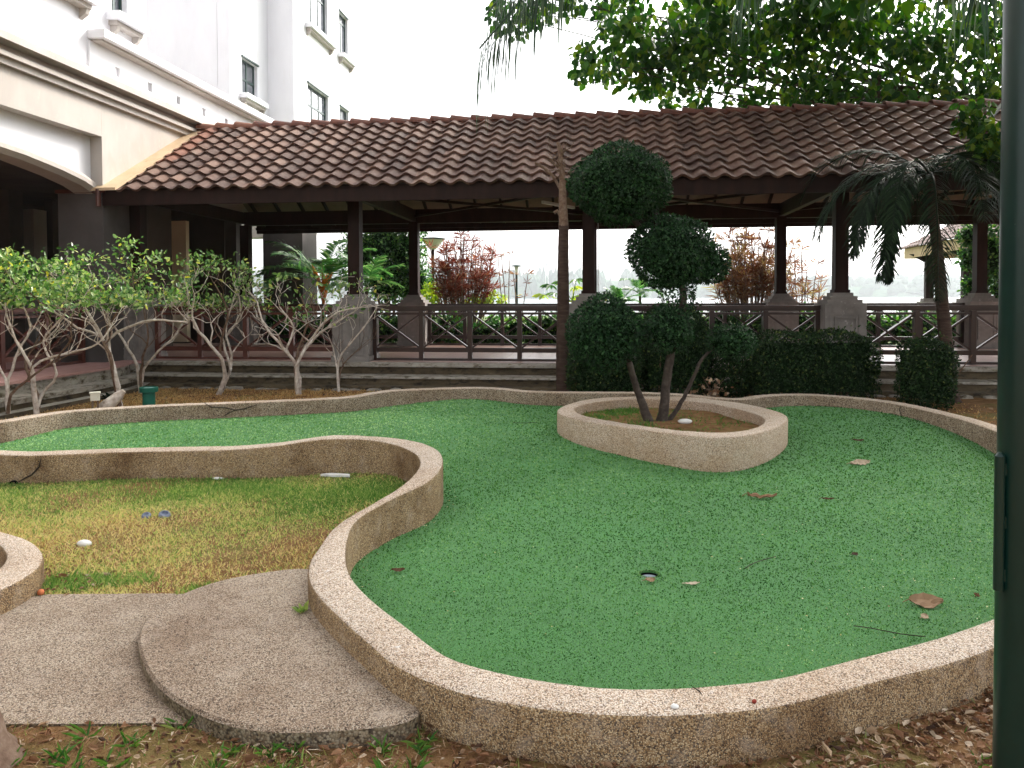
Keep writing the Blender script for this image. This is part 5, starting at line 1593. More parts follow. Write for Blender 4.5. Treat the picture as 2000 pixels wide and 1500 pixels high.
# ---- clipped hedges behind the far wall
def hedge(label, px0, px1, ytop, ybot, Y, depth, seed, dens=1.0, core=True, roundness=5.0, group='clipped hedges in front of the walkway'):
    rng = np.random.default_rng(seed)
    a = PY(px0, ybot, Y); b = PY(px1, ytop, Y)
    cx = (a.x + b.x) / 2; hw = abs(b.x - a.x) / 2; zt = b.z; H = zt - GZ
    r_ = mkroot('clipped_hedge', label, 'hedge', (cx, Y, GZ - .01), group)
    n = int((2 * hw * H + 2 * hw * depth + 2 * depth * H) * 2600 * dens)
    d = rvec(rng, n); p_ = roundness
    sc = (np.abs(d) ** p_).sum(1) ** (1 / p_)
    q = d / sc[:, None] * (1 - np.abs(rng.normal(0, .045, n)))[:, None]
    q *= 1 + .05 * np.sin(q[:, [0]] * 7 + seed) + .04 * np.cos(q[:, [2]] * 5 + q[:, [1]] * 4)
    pos = q * np.array([hw, depth / 2, H / 2]) + np.array([0, 0, H / 2])
    keep = (pos[:, 2] > .02) & ((q[:, 2] > -.75) | (rng.uniform(0, 1, n) < .5))
    pos, d = pos[keep], d[keep]; n = len(pos)
    mb = MB(); leaves(mb, pos, d * .4 + rvec(rng, n), d + rvec(rng, n) * .5, rng.uniform(.026, .058, n), rng, LEAF4, width=.9)
    # inner fill
    m2 = int(n * .5); ins = rng.uniform(-1, 1, (m2, 3)) * np.array([hw * .9, depth * .42, H * .45]) + np.array([0, 0, H * .5])
    leaves(mb, ins, rvec(rng, m2), rvec(rng, m2), rng.uniform(.03, .06, m2), rng, LEAF4, width=.9)
    f = mb.build('foliage', M_HEDGELEAF, r_); f['kind'] = 'stuff'
    for k in range(max(2, int(hw * 6))):
        st_ = MB(); x = rng.uniform(-hw * .8, hw * .8); y = rng.uniform(-depth * .3, depth * .3)
        st_.tube([(x, y, 0), (x + rng.normal(0, .05), y, H * .3), (x + rng.normal(0, .12), y + rng.normal(0, .05), H * .8)], [.014, .011, .006], 5)
        st_.build('stem', M_BARKBROWN, r_)
    # stray shoots that escaped the shears
    n3 = int(hw * 90); sx = rng.uniform(-hw, hw, n3); mb = MB()
    leaves(mb, np.stack([sx, rng.uniform(-depth / 2, depth / 2, n3), np.full(n3, H) + rng.uniform(-.02, .07, n3)], -1), rvec(rng, n3) + [0, 0, .8], rvec(rng, n3), rng.uniform(.03, .065, n3), rng, LEAF4, width=.8, rnd=rng.uniform(.7, 1, n3))
    g3 = mb.build('new_shoots', M_HEDGELEAF, r_); g3['kind'] = 'stuff'
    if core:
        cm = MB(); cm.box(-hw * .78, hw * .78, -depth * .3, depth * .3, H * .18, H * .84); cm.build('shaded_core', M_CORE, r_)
    return r_
hedge('dense square-cut hedge under the lowest leaf ball, right of the slim palm stem', 1112, 1250, 668, 765, 11.2, .7, 41)
hedge('tall dark hedge clump behind the clipped tree', 1245, 1385, 600, 778, 11.3, .7, 42, roundness=3)
hedge('long square-cut hedge right of the planter', 1462, 1712, 648, 778, 11.0, .75, 43, dens=1.0)
hedge('narrow hedge block at the foot of the leaning palm trunk', 1760, 1858, 662, 792, 10.3, .6, 44, roundness=3.5)
hedge('low rounded shrub between the clipped tree and the long hedge', 1388, 1475, 640, 730, 11.4, .6, 45, roundness=2.5, core=False)
# dead twiggy plant with curled pale leaves
rng = np.random.default_rng(51)
b = PY(1392, 775, 10.9)
dp = mkroot('withered_plant', 'small withered plant with curled pale brown leaves beside the long hedge', 'plant', (b.x, b.y, GZ))
mb = MB()
for k in range(9):
    a = rng.uniform(0, 6.28); h = rng.uniform(.18, .38)
    mb.tube([(0, 0, 0), (math.cos(a) * .06, math.sin(a) * .06, h * .6), (math.cos(a) * .16, math.sin(a) * .12, h)], [.007, .005, .003], 5)
mb.build('stem', M_BARKBROWN, dp)
mb = MB(); n = 46
leaves(mb, rng.normal(0, 1, (n, 3)) * [.13, .08, .07] + [0, 0, .2], rvec(rng, n), rvec(rng, n), rng.uniform(.04, .1, n), rng, LEAF6, width=.8, rnd=rng.uniform(.45, 1, n))
f = mb.build('dead_leaves', M_LITTER, dp); f['kind'] = 'stuff'

# ---- palms
def frond_mesh(rng, start, d0, L, droop, nleaf, ll, lw, hang, leaf_tpl=None, rad=.014, gap=.08):
    """a feather leaf: arching midrib with two rows of hanging leaflets"""
    d = np.array(d0, float); d /= np.linalg.norm(d)
    pts = [np.array(start, float)]; K = 16
    for k in range(K):
        d = d + np.array([0, 0, -droop / K * (0.6 + 1.3 * k / K)]); d /= np.linalg.norm(d)
        pts.append(pts[-1] + d * L / K)
    pts = np.array(pts); mb = MB()
    mb.tube(pts, np.linspace(rad, rad * .25, len(pts)), 5, cap=False, rnd=.35)
    t = np.linspace(gap, .995, nleaf)
    idx = t * K; i0 = np.clip(idx.astype(int), 0, K - 1); fr_ = (idx - i0)[:, None]
    pos = pts[i0] * (1 - fr_) + pts[i0 + 1] * fr_
    tan = pts[i0 + 1] - pts[i0]; tan /= np.linalg.norm(tan, axis=1, keepdims=True)
    side = np.cross(tan, [0, 0, 1.0]); side /= (np.linalg.norm(side, axis=1, keepdims=True) + 1e-9)
    up = np.cross(side, tan)
    env = np.sin(np.clip(t * .9 + .12, 0, 1) * math.pi) ** .55
    for sg in (-1, 1):
        n = nleaf
        dirn = side * sg * .75 + tan * .62 + up * rng.uniform(-.1, .25, (n, 1)) + rng.normal(0, .07, (n, 3))
        dirn /= np.linalg.norm(dirn, axis=1, keepdims=True)
        Ls = ll * env * rng.uniform(.8, 1.1, n)
        # three-piece drooping strap
        a = pos; segs = [a]; dd = dirn.copy()
        for s in range(3):
            dd = dd + np.array([0, 0, -hang * (.35 + .5 * s)]) + rng.normal(0, .05, (n, 3)); dd /= np.linalg.norm(dd, axis=1, keepdims=True)
            segs.append(segs[-1] + dd * (Ls / 3)[:, None])
        wv = np.cross(dirn, up); wv /= (np.linalg.norm(wv, axis=1, keepdims=True) + 1e-9)
        wv = wv * .8 + up * .4
        ws = [lw * .5, lw, lw * .8, 0.02 * lw]
        V = np.stack([segs[s] + wv * ws[s] / 2 * q for s in range(4) for q in (-1, 1)], 1)
        fc = np.array([[0, 1, 3, 2], [2, 3, 5, 4], [4, 5, 7, 6]])
        F = (np.arange(n)[:, None, None] * 8 + fc[None]).reshape(-1, 4)
        mb.add(V.reshape(-1, 3), F, 0, np.repeat(rng.uniform(0, 1, n), 3))
    return mb

# dying slim palm
rng = np.random.default_rng(61)
b = PY(1102, 758, 11.85)
sp = mkroot('slim_palm', 'slim dying palm with a bare brown stem and a shrivelled dead crown', 'palm', (b.x, b.y, GZ - .02))
def lp(px, py_, Y=11.85):
    q = PY(px, py_, Y); return np.array([q.x - b.x, q.y - b.y, q.z - GZ + .02])
f = catmull([(0, 0, 0), lp(1099, 700), lp(1100, 600), lp(1100, 500), lp(1101, 440)], step=.05)
mb = MB(); rad = np.interp(f[:, 2], [0, .12, .6, 2.9], [.16, .118, .105, .075]) * (1 + .03 * np.sin(f[:, 2] * 60))
mb.tube(f, rad, 14); mb.build('trunk', M_PALMBARK, sp, smooth=True)
f = catmull([lp(1101, 442), lp(1099, 390), lp(1098, 350), lp(1094, 300), lp(1090, 278)], step=.05)
mb = MB(); mb.tube(f, np.linspace(.078, .028, len(f)), 12, jit=.05, rng=rng); mb.build('crownshaft', M_BARKBROWN, sp, smooth=True)
mb = MB(); mb.tube(catmull([lp(1096, 372), lp(1080, 345), lp(1062, 328), lp(1045, 318)], step=.05), .024, 8); mb.build('frond_stub', M_BARKBROWN, sp)
mb = MB(); mb.tube(catmull([lp(1098, 425), lp(1088, 412), lp(1082, 416)], step=.05), .03, 8); mb.build('frond_stub', M_BARKBROWN, sp)
for k in range(30):
    st0 = lp(1096 + rng.uniform(-8, 8), rng.uniform(285, 350)); mb = MB()
    en = st0 + np.array([rng.normal(0, .15), rng.normal(0, .1), rng.uniform(-.05, .28)])
    mb.tube([st0, (st0 + en) / 2 + rng.normal(0, .03, 3), en], [.011, .008, .002], 5); mb.build('dead_leaf_stalk', M_BARKBROWN, sp)

# dark palm with drooping fronds on the right
rng = np.random.default_rng(62)
b = PY(1857, 778, 10.9)
dk = mkroot('drooping_palm', 'dark palm on the right, leaning trunk and long drooping fronds before the tiled roof', 'palm', (b.x, b.y, GZ - .02))
Yd = 10.9
def dpt(px, py_, Y=Yd):
    q = PY(px, py_, Y); return np.array([q.x - b.x, q.y - b.y, q.z - GZ + .02])
f = catmull([(0, 0, 0), dpt(1850, 700), dpt(1840, 590), dpt(1830, 480), dpt(1822, 420), dpt(1818, 350)], step=.05)
mb = MB(); rad = np.interp(f[:, 2], [0, .15, 1, 3.2], [.15, .10, .09, .062]) * (1 + .03 * np.sin(f[:, 2] * 70))
mb.tube(f, rad, 14); mb.build('trunk', M_PALMBARK, dk, smooth=True)
crown = dpt(1816, 338)
for k in range(21):
    a = ([2.9, 3.4, 2.5, 0.1, .6, -.5, 3.9, 4.7, 5.5, 1.2, 1.9, 3.1, 2.2, -.1, 4.3, 5.1, .3] + [3.0, 3.25, 2.75, 3.6, .2, -.3, 4.0, 3.15, .45])[k]
    el = ([.55, .35, .8, .6, .8, .5, .5, .6, .5, .7, .8, -.1, .2, .15, -.1, 0, 1.0] + [.15, .0, .35, -.2, -.1, .3, .3, .7, .4])[k]
    L = rng.uniform(1.6, 2.5)
    st0 = crown + np.array([math.cos(a), math.sin(a), 0]) * .05
    m = frond_mesh(rng, st0, (math.cos(a) * math.cos(el), math.sin(a) * math.cos(el), math.sin(el)), L, rng.uniform(1.9, 3.1), 64, rng.uniform(.38, .6), .019, rng.uniform(.25, .6), rad=.016)
    m.build('frond', M_PALMLEAF, dk)
# one frond hanging straight down against the sky, as in the photo
for (sx, sy, ex, ey) in ((1815, 350, 1745, 420), (1818, 345, 1770, 400)):
    s0, e0 = dpt(sx, sy), dpt(ex, ey)
    m = frond_mesh(rng, s0, (e0 - s0) * [1, 1, .3], 1.75, 4.2, 60, .40, .032, .15, rad=.018); m.build('frond', M_PALMLEAF, dk)

# coconut fronds hanging in from the top: the palm stands just outside the picture
rng = np.random.default_rng(63)
cb = np.array([5.6, 5.4, GZ])
ck = mkroot('coconut_palm', 'tall palm just right of the picture, its feathery fronds hang in from the top', 'palm', tuple(cb))
mb = MB(); f = catmull([(0, 0, 0), (.05, .1, 2), (-.1, 0, 4), (-.5, -.1, 6.2)], step=.08)
mb.tube(f, np.interp(f[:, 2], [0, .3, 6], [.24, .15, .11]) * (1 + .03 * np.sin(f[:, 2] * 50)), 14); mb.build('trunk', M_PALMBARK, ck, smooth=True)
def aim_frond(pxt, pyt, Yt, arch, nleaf, ll, lw, hang, tmin=.12):
    """an arching frond whose tip ends at a chosen place"""
    q = PY(pxt, pyt, Yt); tip = np.array(q) - cb; st0 = f[-1].copy()
    mid = (st0 + tip) / 2 + np.array([0, 0, arch])
    pts = np.array([(1 - t) ** 2 * st0 + 2 * t * (1 - t) * mid + t * t * tip for t in np.linspace(0, 1, 17)])
    mbx = MB(); mbx.tube(pts, np.linspace(.028, .006, 17), 6, cap=False, rnd=.6)
    t = np.linspace(tmin, .995, nleaf); i0 = np.clip((t * 16).astype(int), 0, 15); fr_ = (t * 16 - i0)[:, None]
    pos = pts[i0] * (1 - fr_) + pts[i0 + 1] * fr_
    tan = pts[i0 + 1] - pts[i0]; tan /= np.linalg.norm(tan, axis=1, keepdims=True)
    side = np.cross(tan, [0, 0, 1.0]); side /= np.linalg.norm(side, axis=1, keepdims=True)
    for sg in (-1, 1):
        n = nleaf; dd = side * sg * .35 + tan * .45 + np.array([0, 0, -.35]) + rng.normal(0, .08, (n, 3))
        Ls = ll * (1 - .45 * t) * rng.uniform(.75, 1.1, n); segs = [pos]
        for s in range(3):
            dd = dd + np.array([0, 0, -hang * (.5 + .5 * s)]); dd /= np.linalg.norm(dd, axis=1, keepdims=True)
            segs.append(segs[-1] + dd * (Ls / 3)[:, None])
        wv = tan * .7 + side * .5
        ws = [lw * .6, lw, lw * .7, .02 * lw]
        V = np.stack([segs[s] + wv * ws[s] / 2 * q_ for s in range(4) for q_ in (-1, 1)], 1)
        F = (np.arange(n)[:, None, None] * 8 + np.array([[0, 1, 3, 2], [2, 3, 5, 4], [4, 5, 7, 6]])[None]).reshape(-1, 4)
        mbx.add(V.reshape(-1, 3), F, 0, np.repeat(rng.uniform(0, 1, n), 3))
    return mbx.build('frond', M_COCOLEAF, ck)
aim_frond(936, 95, 5.2, 1.7, 120, 1.25, .015, 1.6, .5)
aim_frond(948, 30, 5.3, 1.9, 110, 1.3, .014, 1.6, .6)
aim_frond(975, -60, 5.1, 1.9, 90, 1.2, .014, 1.6, .6)
aim_frond(1448, -60, 4.6, 1.3, 110, 1.1, .014, 1.0, .5)
aim_frond(1905, -40, 4.0, .7, 80, .95, .022, .9)
aim_frond(1850, -60, 4.2, .7, 80, .95, .022, .9)
for k in range(9):
    a = rng.uniform(-1.3, 2.0) if k < 6 else rng.uniform(2.5, 4.4)
    el = rng.uniform(.3, .9)
    m = frond_mesh(rng, f[-1], (math.cos(a) * math.cos(el), math.sin(a) * math.cos(el), math.sin(el)), 3.6, 1.6, 60, .85, .04, .5, rad=.03)
    m.build('frond', M_COCOLEAF, ck)

# ---- broad-leaved tree whose boughs reach over the roof
rng = np.random.default_rng(71)
TBX = np.array([13.2, 19.5, .1])
bt = mkroot('broadleaf_tree', 'big broad-leaved tree whose dark boughs fill the sky at top right', 'tree', tuple(TBX))
mb = MB(); f = catmull([(0, 0, 0), (-.2, -.2, 2), (-.6, -.5, 4.2), (-1.2, -1.0, 6)], step=.2)
mb.tube(f, np.interp(f[:, 2], [0, .4, 6], [.42, .30, .2]), 14, jit=.04, rng=rng); mb.build('trunk', M_BARKDARK, bt, smooth=True)
FOL = [  # px, py, radius px (the leaf clumps as the photograph shows them), distance
    (1000, 30, 38), (1035, 22, 30), (1060, 5, 40), (975, 15, 28), (1120, 0, 30), (1180, 5, 38), (1230, 0, 40),
    (1190, 50, 34), (1235, 60, 55), (1150, 105, 34), (1135, 135, 24), (1175, 140, 30), (1215, 110, 45), (1265, 130, 50), (1255, 175, 28), (1300, 90, 62), (1330, 40, 70), (1300, 175, 36),
    (1310, 200, 18), (1350, 150, 50), (1390, 90, 65), (1370, 195, 20), (1345, 205, 14), (1410, 30, 75), (1440, 140, 38), (1480, 90, 55), (1500, 30, 75), (1460, 195, 28), (1420, 205, 18), (1500, 165, 30),
    (1540, 200, 36), (1570, 165, 38), (1600, 60, 70), (1560, 110, 40), (1620, 190, 42), (1640, 145, 40), (1680, 90, 62), (1700, 180, 48), (1750, 40, 70), (1760, 120, 55), (1770, 190, 48),
    (1820, 80, 60), (1830, 160, 52), (1850, 210, 36), (1880, 40, 60), (1910, 120, 55), (1915, 190, 45), (1940, 60, 60), (1680, 20, 60), (1590, 10, 60), (1960, 210, 40), (1990, 130, 60),
    (1660, 225, 30), (1740, 228, 30), (1560, 228, 26), (1480, 225, 24)]
branches = MB(); lf = MB()
hubs = {}
for (px, py_, rp) in FOL:
    for lay in range(2):
        Y = rng.uniform(15.6, 18.5)
        c_ = np.array(PY(px + rng.normal(0, 6), py_ + rng.normal(0, 6), Y)) - TBX
        r_ = rp * Y / FPX
        n = int(150 * (rp / 40) ** 2 * (.42 if lay else .30))
        d = rvec(rng, n); p = c_ + d * (r_ * rng.uniform(0, 1, n)[:, None] ** .5) * [1, 1.2, 1]
        dr = rvec(rng, n) * .7 + np.array([0, 0, -.75]); nm = rvec(rng, n) * .8 + np.array([0, -.3, .6])
        leaves(lf, p, dr, nm, rng.uniform(.13, .25, n), rng, LEAF6, width=.95)
        if lay == 0:
            st0 = f[rng.integers(len(f) // 2, len(f))]
            mid = st0 * .5 + c_ * .5 + np.array([0, 0, rng.uniform(.2, .9)])
            pts = [(1 - t) ** 2 * st0 + 2 * t * (1 - t) * mid + t * t * c_ for t in np.linspace(0, 1, 9)]
            branches.tube(pts, np.linspace(.055, .008, 9), 5, cap=False)
# crown extended out of view over roof and green, to shade the turf
for k in range(170):
    c_ = np.array([rng.uniform(1.8, 13), rng.uniform(6.0, 17), 0.0]); c_[2] = EYE + (c_[1] * 600 / FPX) + rng.uniform(.3, 2.4)
    c_ -= TBX; n = 120
    d = rvec(rng, n); p = c_ + d * (.75 * rng.uniform(0, 1, n)[:, None] ** .5)
    leaves(lf, p, rvec(rng, n) * .7 + np.array([0, 0, -.6]), rvec(rng, n) * .8 + np.array([0, -.2, .7]), rng.uniform(.15, .27, n), rng, LEAF6, width=.95)
branches.build('branches', M_BARKDARK, bt)
g = lf.build('foliage', M_TREELEAF, bt); g['kind'] = 'stuff'
# low bough in front of the roof at the right edge
lo2 = MB()
for (px, py_, rp, Y) in [(1905, 225, 40, 10.5), (1935, 260, 36, 10.3), (1880, 245, 24, 10.6), (1950, 300, 30, 10.4), (1915, 285, 26, 10.4)]:
    c_ = np.array(PY(px, py_, Y)) - TBX; n = int(110 * (rp / 40) ** 2)
    d = rvec(rng, n); p = c_ + d * (rp * Y / FPX * rng.uniform(0, 1, n)[:, None] ** .5)
    leaves(lo2, p, rvec(rng, n) * .7 + np.array([0, 0, -.7]), rvec(rng, n), rng.uniform(.09, .16, n), rng, LEAF6, width=.9)
pts = [f[-1], np.array(PY(2080, 60, 14)) - TBX, np.array(PY(1960, 200, 11)) - TBX, np.array(PY(1910, 260, 10.5)) - TBX]
lo2.tube(catmull(pts, step=.3), .03, 5, cap=False, rnd=.0)
g = lo2.build('low_bough', M_TREELEAF, bt); g['kind'] = 'stuff'

# ---- plants behind the walkway
def tufted(label, name, cat, cx_px, Y, spread_px, h0, h1, nstem, mat, seed, leafL=.34, leafW=.028, nl=22, out=.5, base_w=.35):
    rng = np.random.default_rng(seed)
    b = PY(cx_px, 590, Y); r_ = mkroot(name, label, cat, (b.x, b.y, GZ))
    st_ = MB(); lfm = MB(); hw = spread_px * Y / FPX
    for k in range(nstem):
        a = rng.uniform(0, 6.283); q = math.sqrt(rng.uniform(0, 1))
        bx, by = math.cos(a) * hw * base_w * q, math.sin(a) * hw * base_w * .7 * q
        tx, ty = math.cos(a) * hw * q + rng.normal(0, .1), math.sin(a) * hw * .7 * q
        tz = rng.uniform(h0, h1) * (1 - .25 * q)
        pts = catmull([(bx, by, 0), ((bx + tx) / 2 + rng.normal(0, .05), (by + ty) / 2, tz * .55), (tx, ty, tz)], step=.25)
        st_.tube(pts, np.linspace(.02, .009, len(pts)), 5)
        for (t0_, frac) in ((1.0, 1.0), (.88, .6), (.76, .4)):
            c_ = pts[int((len(pts) - 1) * t0_)]
            n = int(nl * frac); d = rvec(rng, n); d[:, 2] = np.abs(d[:, 2]) * .9 - .25 + out * .3
            leaves(lfm, np.tile(c_, (n, 1)) + rng.normal(0, .015, (n, 3)), d, rvec(rng, n), rng.uniform(leafL * .6, leafL * 1.15, n), rng, LEAF4, width=leafW / leafL * 1.6,
                   rnd=np.clip(rng.uniform(0, 1) * .6 + rng.uniform(0, .45, n), 0, 1))
    st_.build('stems', M_BARKBROWN, r_)
    g = lfm.build('foliage', mat, r_); g['kind'] = 'stuff'
    return r_
tufted('dark red cordyline bush with strappy leaves behind the walkway', 'cordyline', 'shrub', 905, 20.5, 62, 2.0, 3.7, 85, M_REDLEAF, 81, leafL=.30, nl=22)
tufted('tan and olive dracaena thicket behind the walkway left of the stone pier', 'dracaena', 'shrub', 1470, 20.0, 78, 1.8, 3.9, 110, M_TANLEAF, 82, leafL=.36, nl=22)
tufted('thin tan dracaena with sparse tufts against the lake, between two columns', 'dracaena', 'shrub', 1570, 20.3, 40, 1.6, 3.5, 20, M_TANLEAF, 84, leafL=.34, nl=18)
tufted('single wiry cordyline shoot curling over the lake beside the red bush', 'cordyline', 'shrub', 1000, 20.4, 40, 2.6, 3.4, 5, M_TANLEAF, 83, leafL=.22, nl=14)

def leafy(label, name, cat, blobs, Y, mat, seed, lsize=.09, dens=600, core=True, trunkz=0):
    rng = np.random.default_rng(seed)
    cx = np.mean([b_[0] for b_ in blobs]); q = PY(cx, 590, Y)
    r_ = mkroot(name, label, cat, (q.x, q.y, GZ)); o0 = np.array([q.x, q.y, GZ]); lfm = MB(); cr = MB(); st_ = MB()
    for (px, py_, rx, ry) in blobs:
        c_ = np.array(PY(px, py_, Y + rng.uniform(-.2, .2))) - o0; k = Y / FPX
        rr_ = np.array([rx * k, rx * k * .8, ry * k]); n = int(dens * (rx * k) * (ry * k) * 6)
        d = rvec(rng, n); p = c_ + d * rr_ * (rng.uniform(.55, 1.05, n)[:, None])
        leaves(lfm, p, d * .4 + rvec(rng, n) * .8, d * .5 + rvec(rng, n) * .6 + [0, 0, .4], rng.uniform(lsize * .6, lsize * 1.3, n), rng, LEAF6, width=.8)
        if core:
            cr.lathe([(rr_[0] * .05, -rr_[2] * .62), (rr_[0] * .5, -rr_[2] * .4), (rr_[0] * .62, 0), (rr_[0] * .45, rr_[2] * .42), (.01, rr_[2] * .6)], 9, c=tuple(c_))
        st_.tube([(0, 0, 0), c_ * [.4, .4, .6], c_], [.05, .035, .015], 6)
    g = lfm.build('foliage', mat, r_); g['kind'] = 'stuff'
    st_.build('stems', M_BARKBROWN, r_)
    if core: cr.build('shaded_core', M_CORE, r_)
    return r_
M_MIDGREEN = mat_leaf('garden_leaf_mat', [(0.0, (0.012, 0.04, 0.012)), (0.5, (0.03, 0.095, 0.022)), (0.85, (0.08, 0.20, 0.035)), (1.0, (0.22, 0.36, 0.08))], trans=0.4, rough=0.35, gloss=0.5)
leafy('dense dark green tree between the second and third columns, behind the walkway', 'garden_tree', 'tree', [(745, 480, 45, 45), (790, 490, 45, 50), (760, 550, 55, 50), (810, 550, 40, 45), (725, 420, 50, 60), (800, 420, 50, 50), (700, 500, 40, 60)], 21.5, M_MIDGREEN, 91)
leafy('bright lime shrub at the foot of the red cordyline', 'lime_shrub', 'shrub', [(842, 575, 20, 22), (965, 587, 26, 14), (930, 590, 30, 14)], 20.8, M_LIME, 92, lsize=.10, core=False)
leafy('bright green feathery shrub in front of the gazebo at the right', 'garden_shrub', 'shrub', [(1895, 460, 24, 26), (1898, 505, 28, 26), (1905, 560, 26, 26), (1935, 500, 30, 60), (1960, 560, 30, 60)], 18.8, M_MIDGREEN, 93, lsize=.1)
# low planting seen through the rails along the whole back
for k, (pa, pb, lab) in enumerate([(500, 740, 'green ground shrubs seen through the rails left of the stone pier'), (735, 1090, 'dark green ground shrubs seen through the central rails'),
                                   (1090, 1460, 'ground shrubs behind the clipped tree and far railing'), (1460, 1960, 'low sunlit planting seen through the rails at the right')]):
    bl_ = [(p_ + rng.uniform(-8, 8), 645 + rng.uniform(-12, 14), 36, 36 + rng.uniform(-6, 8)) for p_ in range(pa, pb, 34)]
    leafy(lab, 'ground_shrub', 'shrub', bl_, 19.2, M_MIDGREEN, 100 + k, lsize=.11, dens=420)
# papaya: lobed leaves on long stalks
rng = np.random.default_rng(111)
q = PY(1118, 600, 19.6)
pa_ = mkroot('papaya_plant', 'bright green papaya with lobed leaves either side of the slim palm stem', 'plant', (q.x, q.y, GZ))
o0 = np.array([q.x, q.y, GZ])
mb = MB(); mb.tube([(0, 0, 0), (.02, 0, .8), (0, 0, 1.45)], [.06, .05, .03], 8); mb.build('stem', M_BARKPALE, pa_)
for (px, py_) in [(1060, 575), (1075, 556), (1098, 550), (1120, 560), (1122, 578), (1125, 545), (1085, 572), (1175, 580), (1190, 574), (1138, 588)]:
    c_ = np.array(PY(px, py_, 19.6 + rng.uniform(-.3, .3))) - o0
    mb = MB(); mb.tube([(0, 0, 1.4), c_ * .6 + np.array([0, 0, .55]), c_], [.012, .01, .006], 5, rnd=.9)
    n = 8; a_ = np.linspace(-1.7, 1.7, n); ori = rng.uniform(-.6, .6) + (math.pi if c_[0] < 0 else 0)
    d = np.stack([np.cos(a_ + ori), np.sin(a_ + ori) * .7, -.35 + .2 * np.cos(a_)], -1)
    leaves(mb, np.tile(c_, (n, 1)), d, np.tile([0, -.5, 1.0], (n, 1)) + rng.normal(0, .2, (n, 3)), .30, rng, LEAF6, width=.42, rnd=rng.uniform(.3, 1, n))
    mb.build('leaf', M_LIME if rng.uniform() < .35 else M_MIDGREEN, pa_)
# small feathery palms by the lake
def smallpalm(label, name, px, pyc, Y, n, L, mat, seed, ll=.28, stem_mat=None, el=(.4, 1.3), droop=1.5, lw=.03):
    rng = np.random.default_rng(seed); q = PY(px, 590, Y); c_ = PY(px, pyc, Y)
    r_ = mkroot(name, label, 'palm', (q.x, q.y, GZ)); H = c_.z - GZ
    mb = MB(); mb.tube([(0, 0, 0), (0, 0, H * .6), (0, 0, H)], [.06, .05, .04], 8); mb.build('trunk', stem_mat or M_PALMBARK, r_)
    for k in range(n):
        a = 6.283 * k / n + rng.uniform(-.3, .3); e = rng.uniform(*el)
        m = frond_mesh(rng, (0, 0, H), (math.cos(a) * math.cos(e), math.sin(a) * math.cos(e), math.sin(e)), L * rng.uniform(.8, 1.1), droop, 34, ll, lw, .15, rad=.012, gap=.25)
        m.build('frond', mat, r_)
        if stem_mat is not None and k % 2 == 0:
            mb = MB(); mb.tube([(0, 0, H - .35), (math.cos(a) * .16, math.sin(a) * .16, H + .25), (math.cos(a) * .34, math.sin(a) * .34, H + .55)], [.05, .04, .015], 7); mb.build('leaf_sheath', stem_mat, r_)
    return r_
smallpalm('sealing-wax palm with glowing orange leaf sheaths behind the railing, left of the stone pier', 'sealing_wax_palm', 632, 560, 19.3, 13, 1.9, M_LIPLEAF, 121, ll=.5, stem_mat=M_LIPSTEM, el=(.5, 1.35), droop=1.3, lw=.05)
smallpalm('small green fan of palm fronds right behind the stone pier', 'garden_palm', 716, 560, 19.0, 9, 1.1, M_LIPLEAF, 122, ll=.35, el=(.3, 1.2), droop=1.0)
smallpalm('small arching palm before the lake, between palm stem and clipped tree', 'garden_palm', 1250, 575, 24, 10, 1.0, M_LIPLEAF, 123, ll=.3, el=(.6, 1.3), droop=1.6)
smallpalm('low spiky palm tuft left of the clipped tree, by the column', 'garden_palm', 1212, 592, 21, 12, .7, M_LIPLEAF, 124, ll=.2, el=(.3, 1.2), droop=.8)
# ------------------------------------------------------------------ green pole at the right edge, trunk at the left edge
pb = P(2000, 1300, GZ)
pd = 1.5; pc = PY(1999, 900, pd)
gp_ = root('signpost_pole', 'thick dark green painted pole at the right edge of the picture', 'pole', (pc.x, pc.y, GZ - .3))
mb = MB(); R_ = .0455
mb.tube([(0, 0, 0), (0, 0, 1.0), (0.0, 0, 2.0), (0.0, 0, 3.6)], R_, 48, cap=True)
mb.build('shaft', M_GREENPAINT, gp_, smooth=True)
# attached hinge tube
t1, t0_ = PY(1947, 885, pd), PY(1944, 1148, pd)
hx = t1.x - pc.x; rr_ = .0095
z1_, z0_ = t1.z - GZ + .3, t0_.z - GZ + .3
mb = MB()
mb.lathe([(0, z0_), (rr_, z0_), (rr_, z1_ - .004), (rr_ - .003, z1_), (rr_ * .35, z1_ + .004), (0, z1_ + .004)], 20, c=(hx, -.01, 0)); mb.build('hinge_tube', M_GREENPAINT, gp_, smooth=False)
for z in (z0_ + .03, (z0_ + z1_) / 2, z1_ - .03):
    mb = MB(); mb.box(hx, -R_ * .7, -.016, -.004, z - .012, z + .012); mb.build('bracket', M_GREENPAINT, gp_)

for z in (z0_ + .03, z1_ - .03):
    mb = MB(); mb.lathe([(0, .0), (.007, .0), (.007, .004), (0, .006)], 6); o = mb.build('bolt', M_WFRAME, gp_, loc=(hx * .62, -.018, z)); o.rotation_euler = (math.pi / 2, 0, 0)
rng = np.random.default_rng(131)
tb = P(-22, 1500, GZ)
lt = root('tree_trunk', 'rough brown tree trunk cut off by the lower left corner of the picture', 'tree', (tb.x - .10, tb.y, GZ - .02))
f = catmull([(0, 0, 0), (-.02, .0, .12), (-.085, 0, .45), (-.10, 0, 1.2), (-.12, .02, 2.6), (-.2, 0, 4.2)], step=.035)
rad = np.interp(f[:, 2], [0, .06, .2, .5, 4.2], [.185, .15, .125, .115, .09])
mb = MB(); mb.tube(f, rad, 26, jit=.05, rng=rng); mb.build('trunk', M_BARKBROWN, lt, smooth=True)
mb = MB()
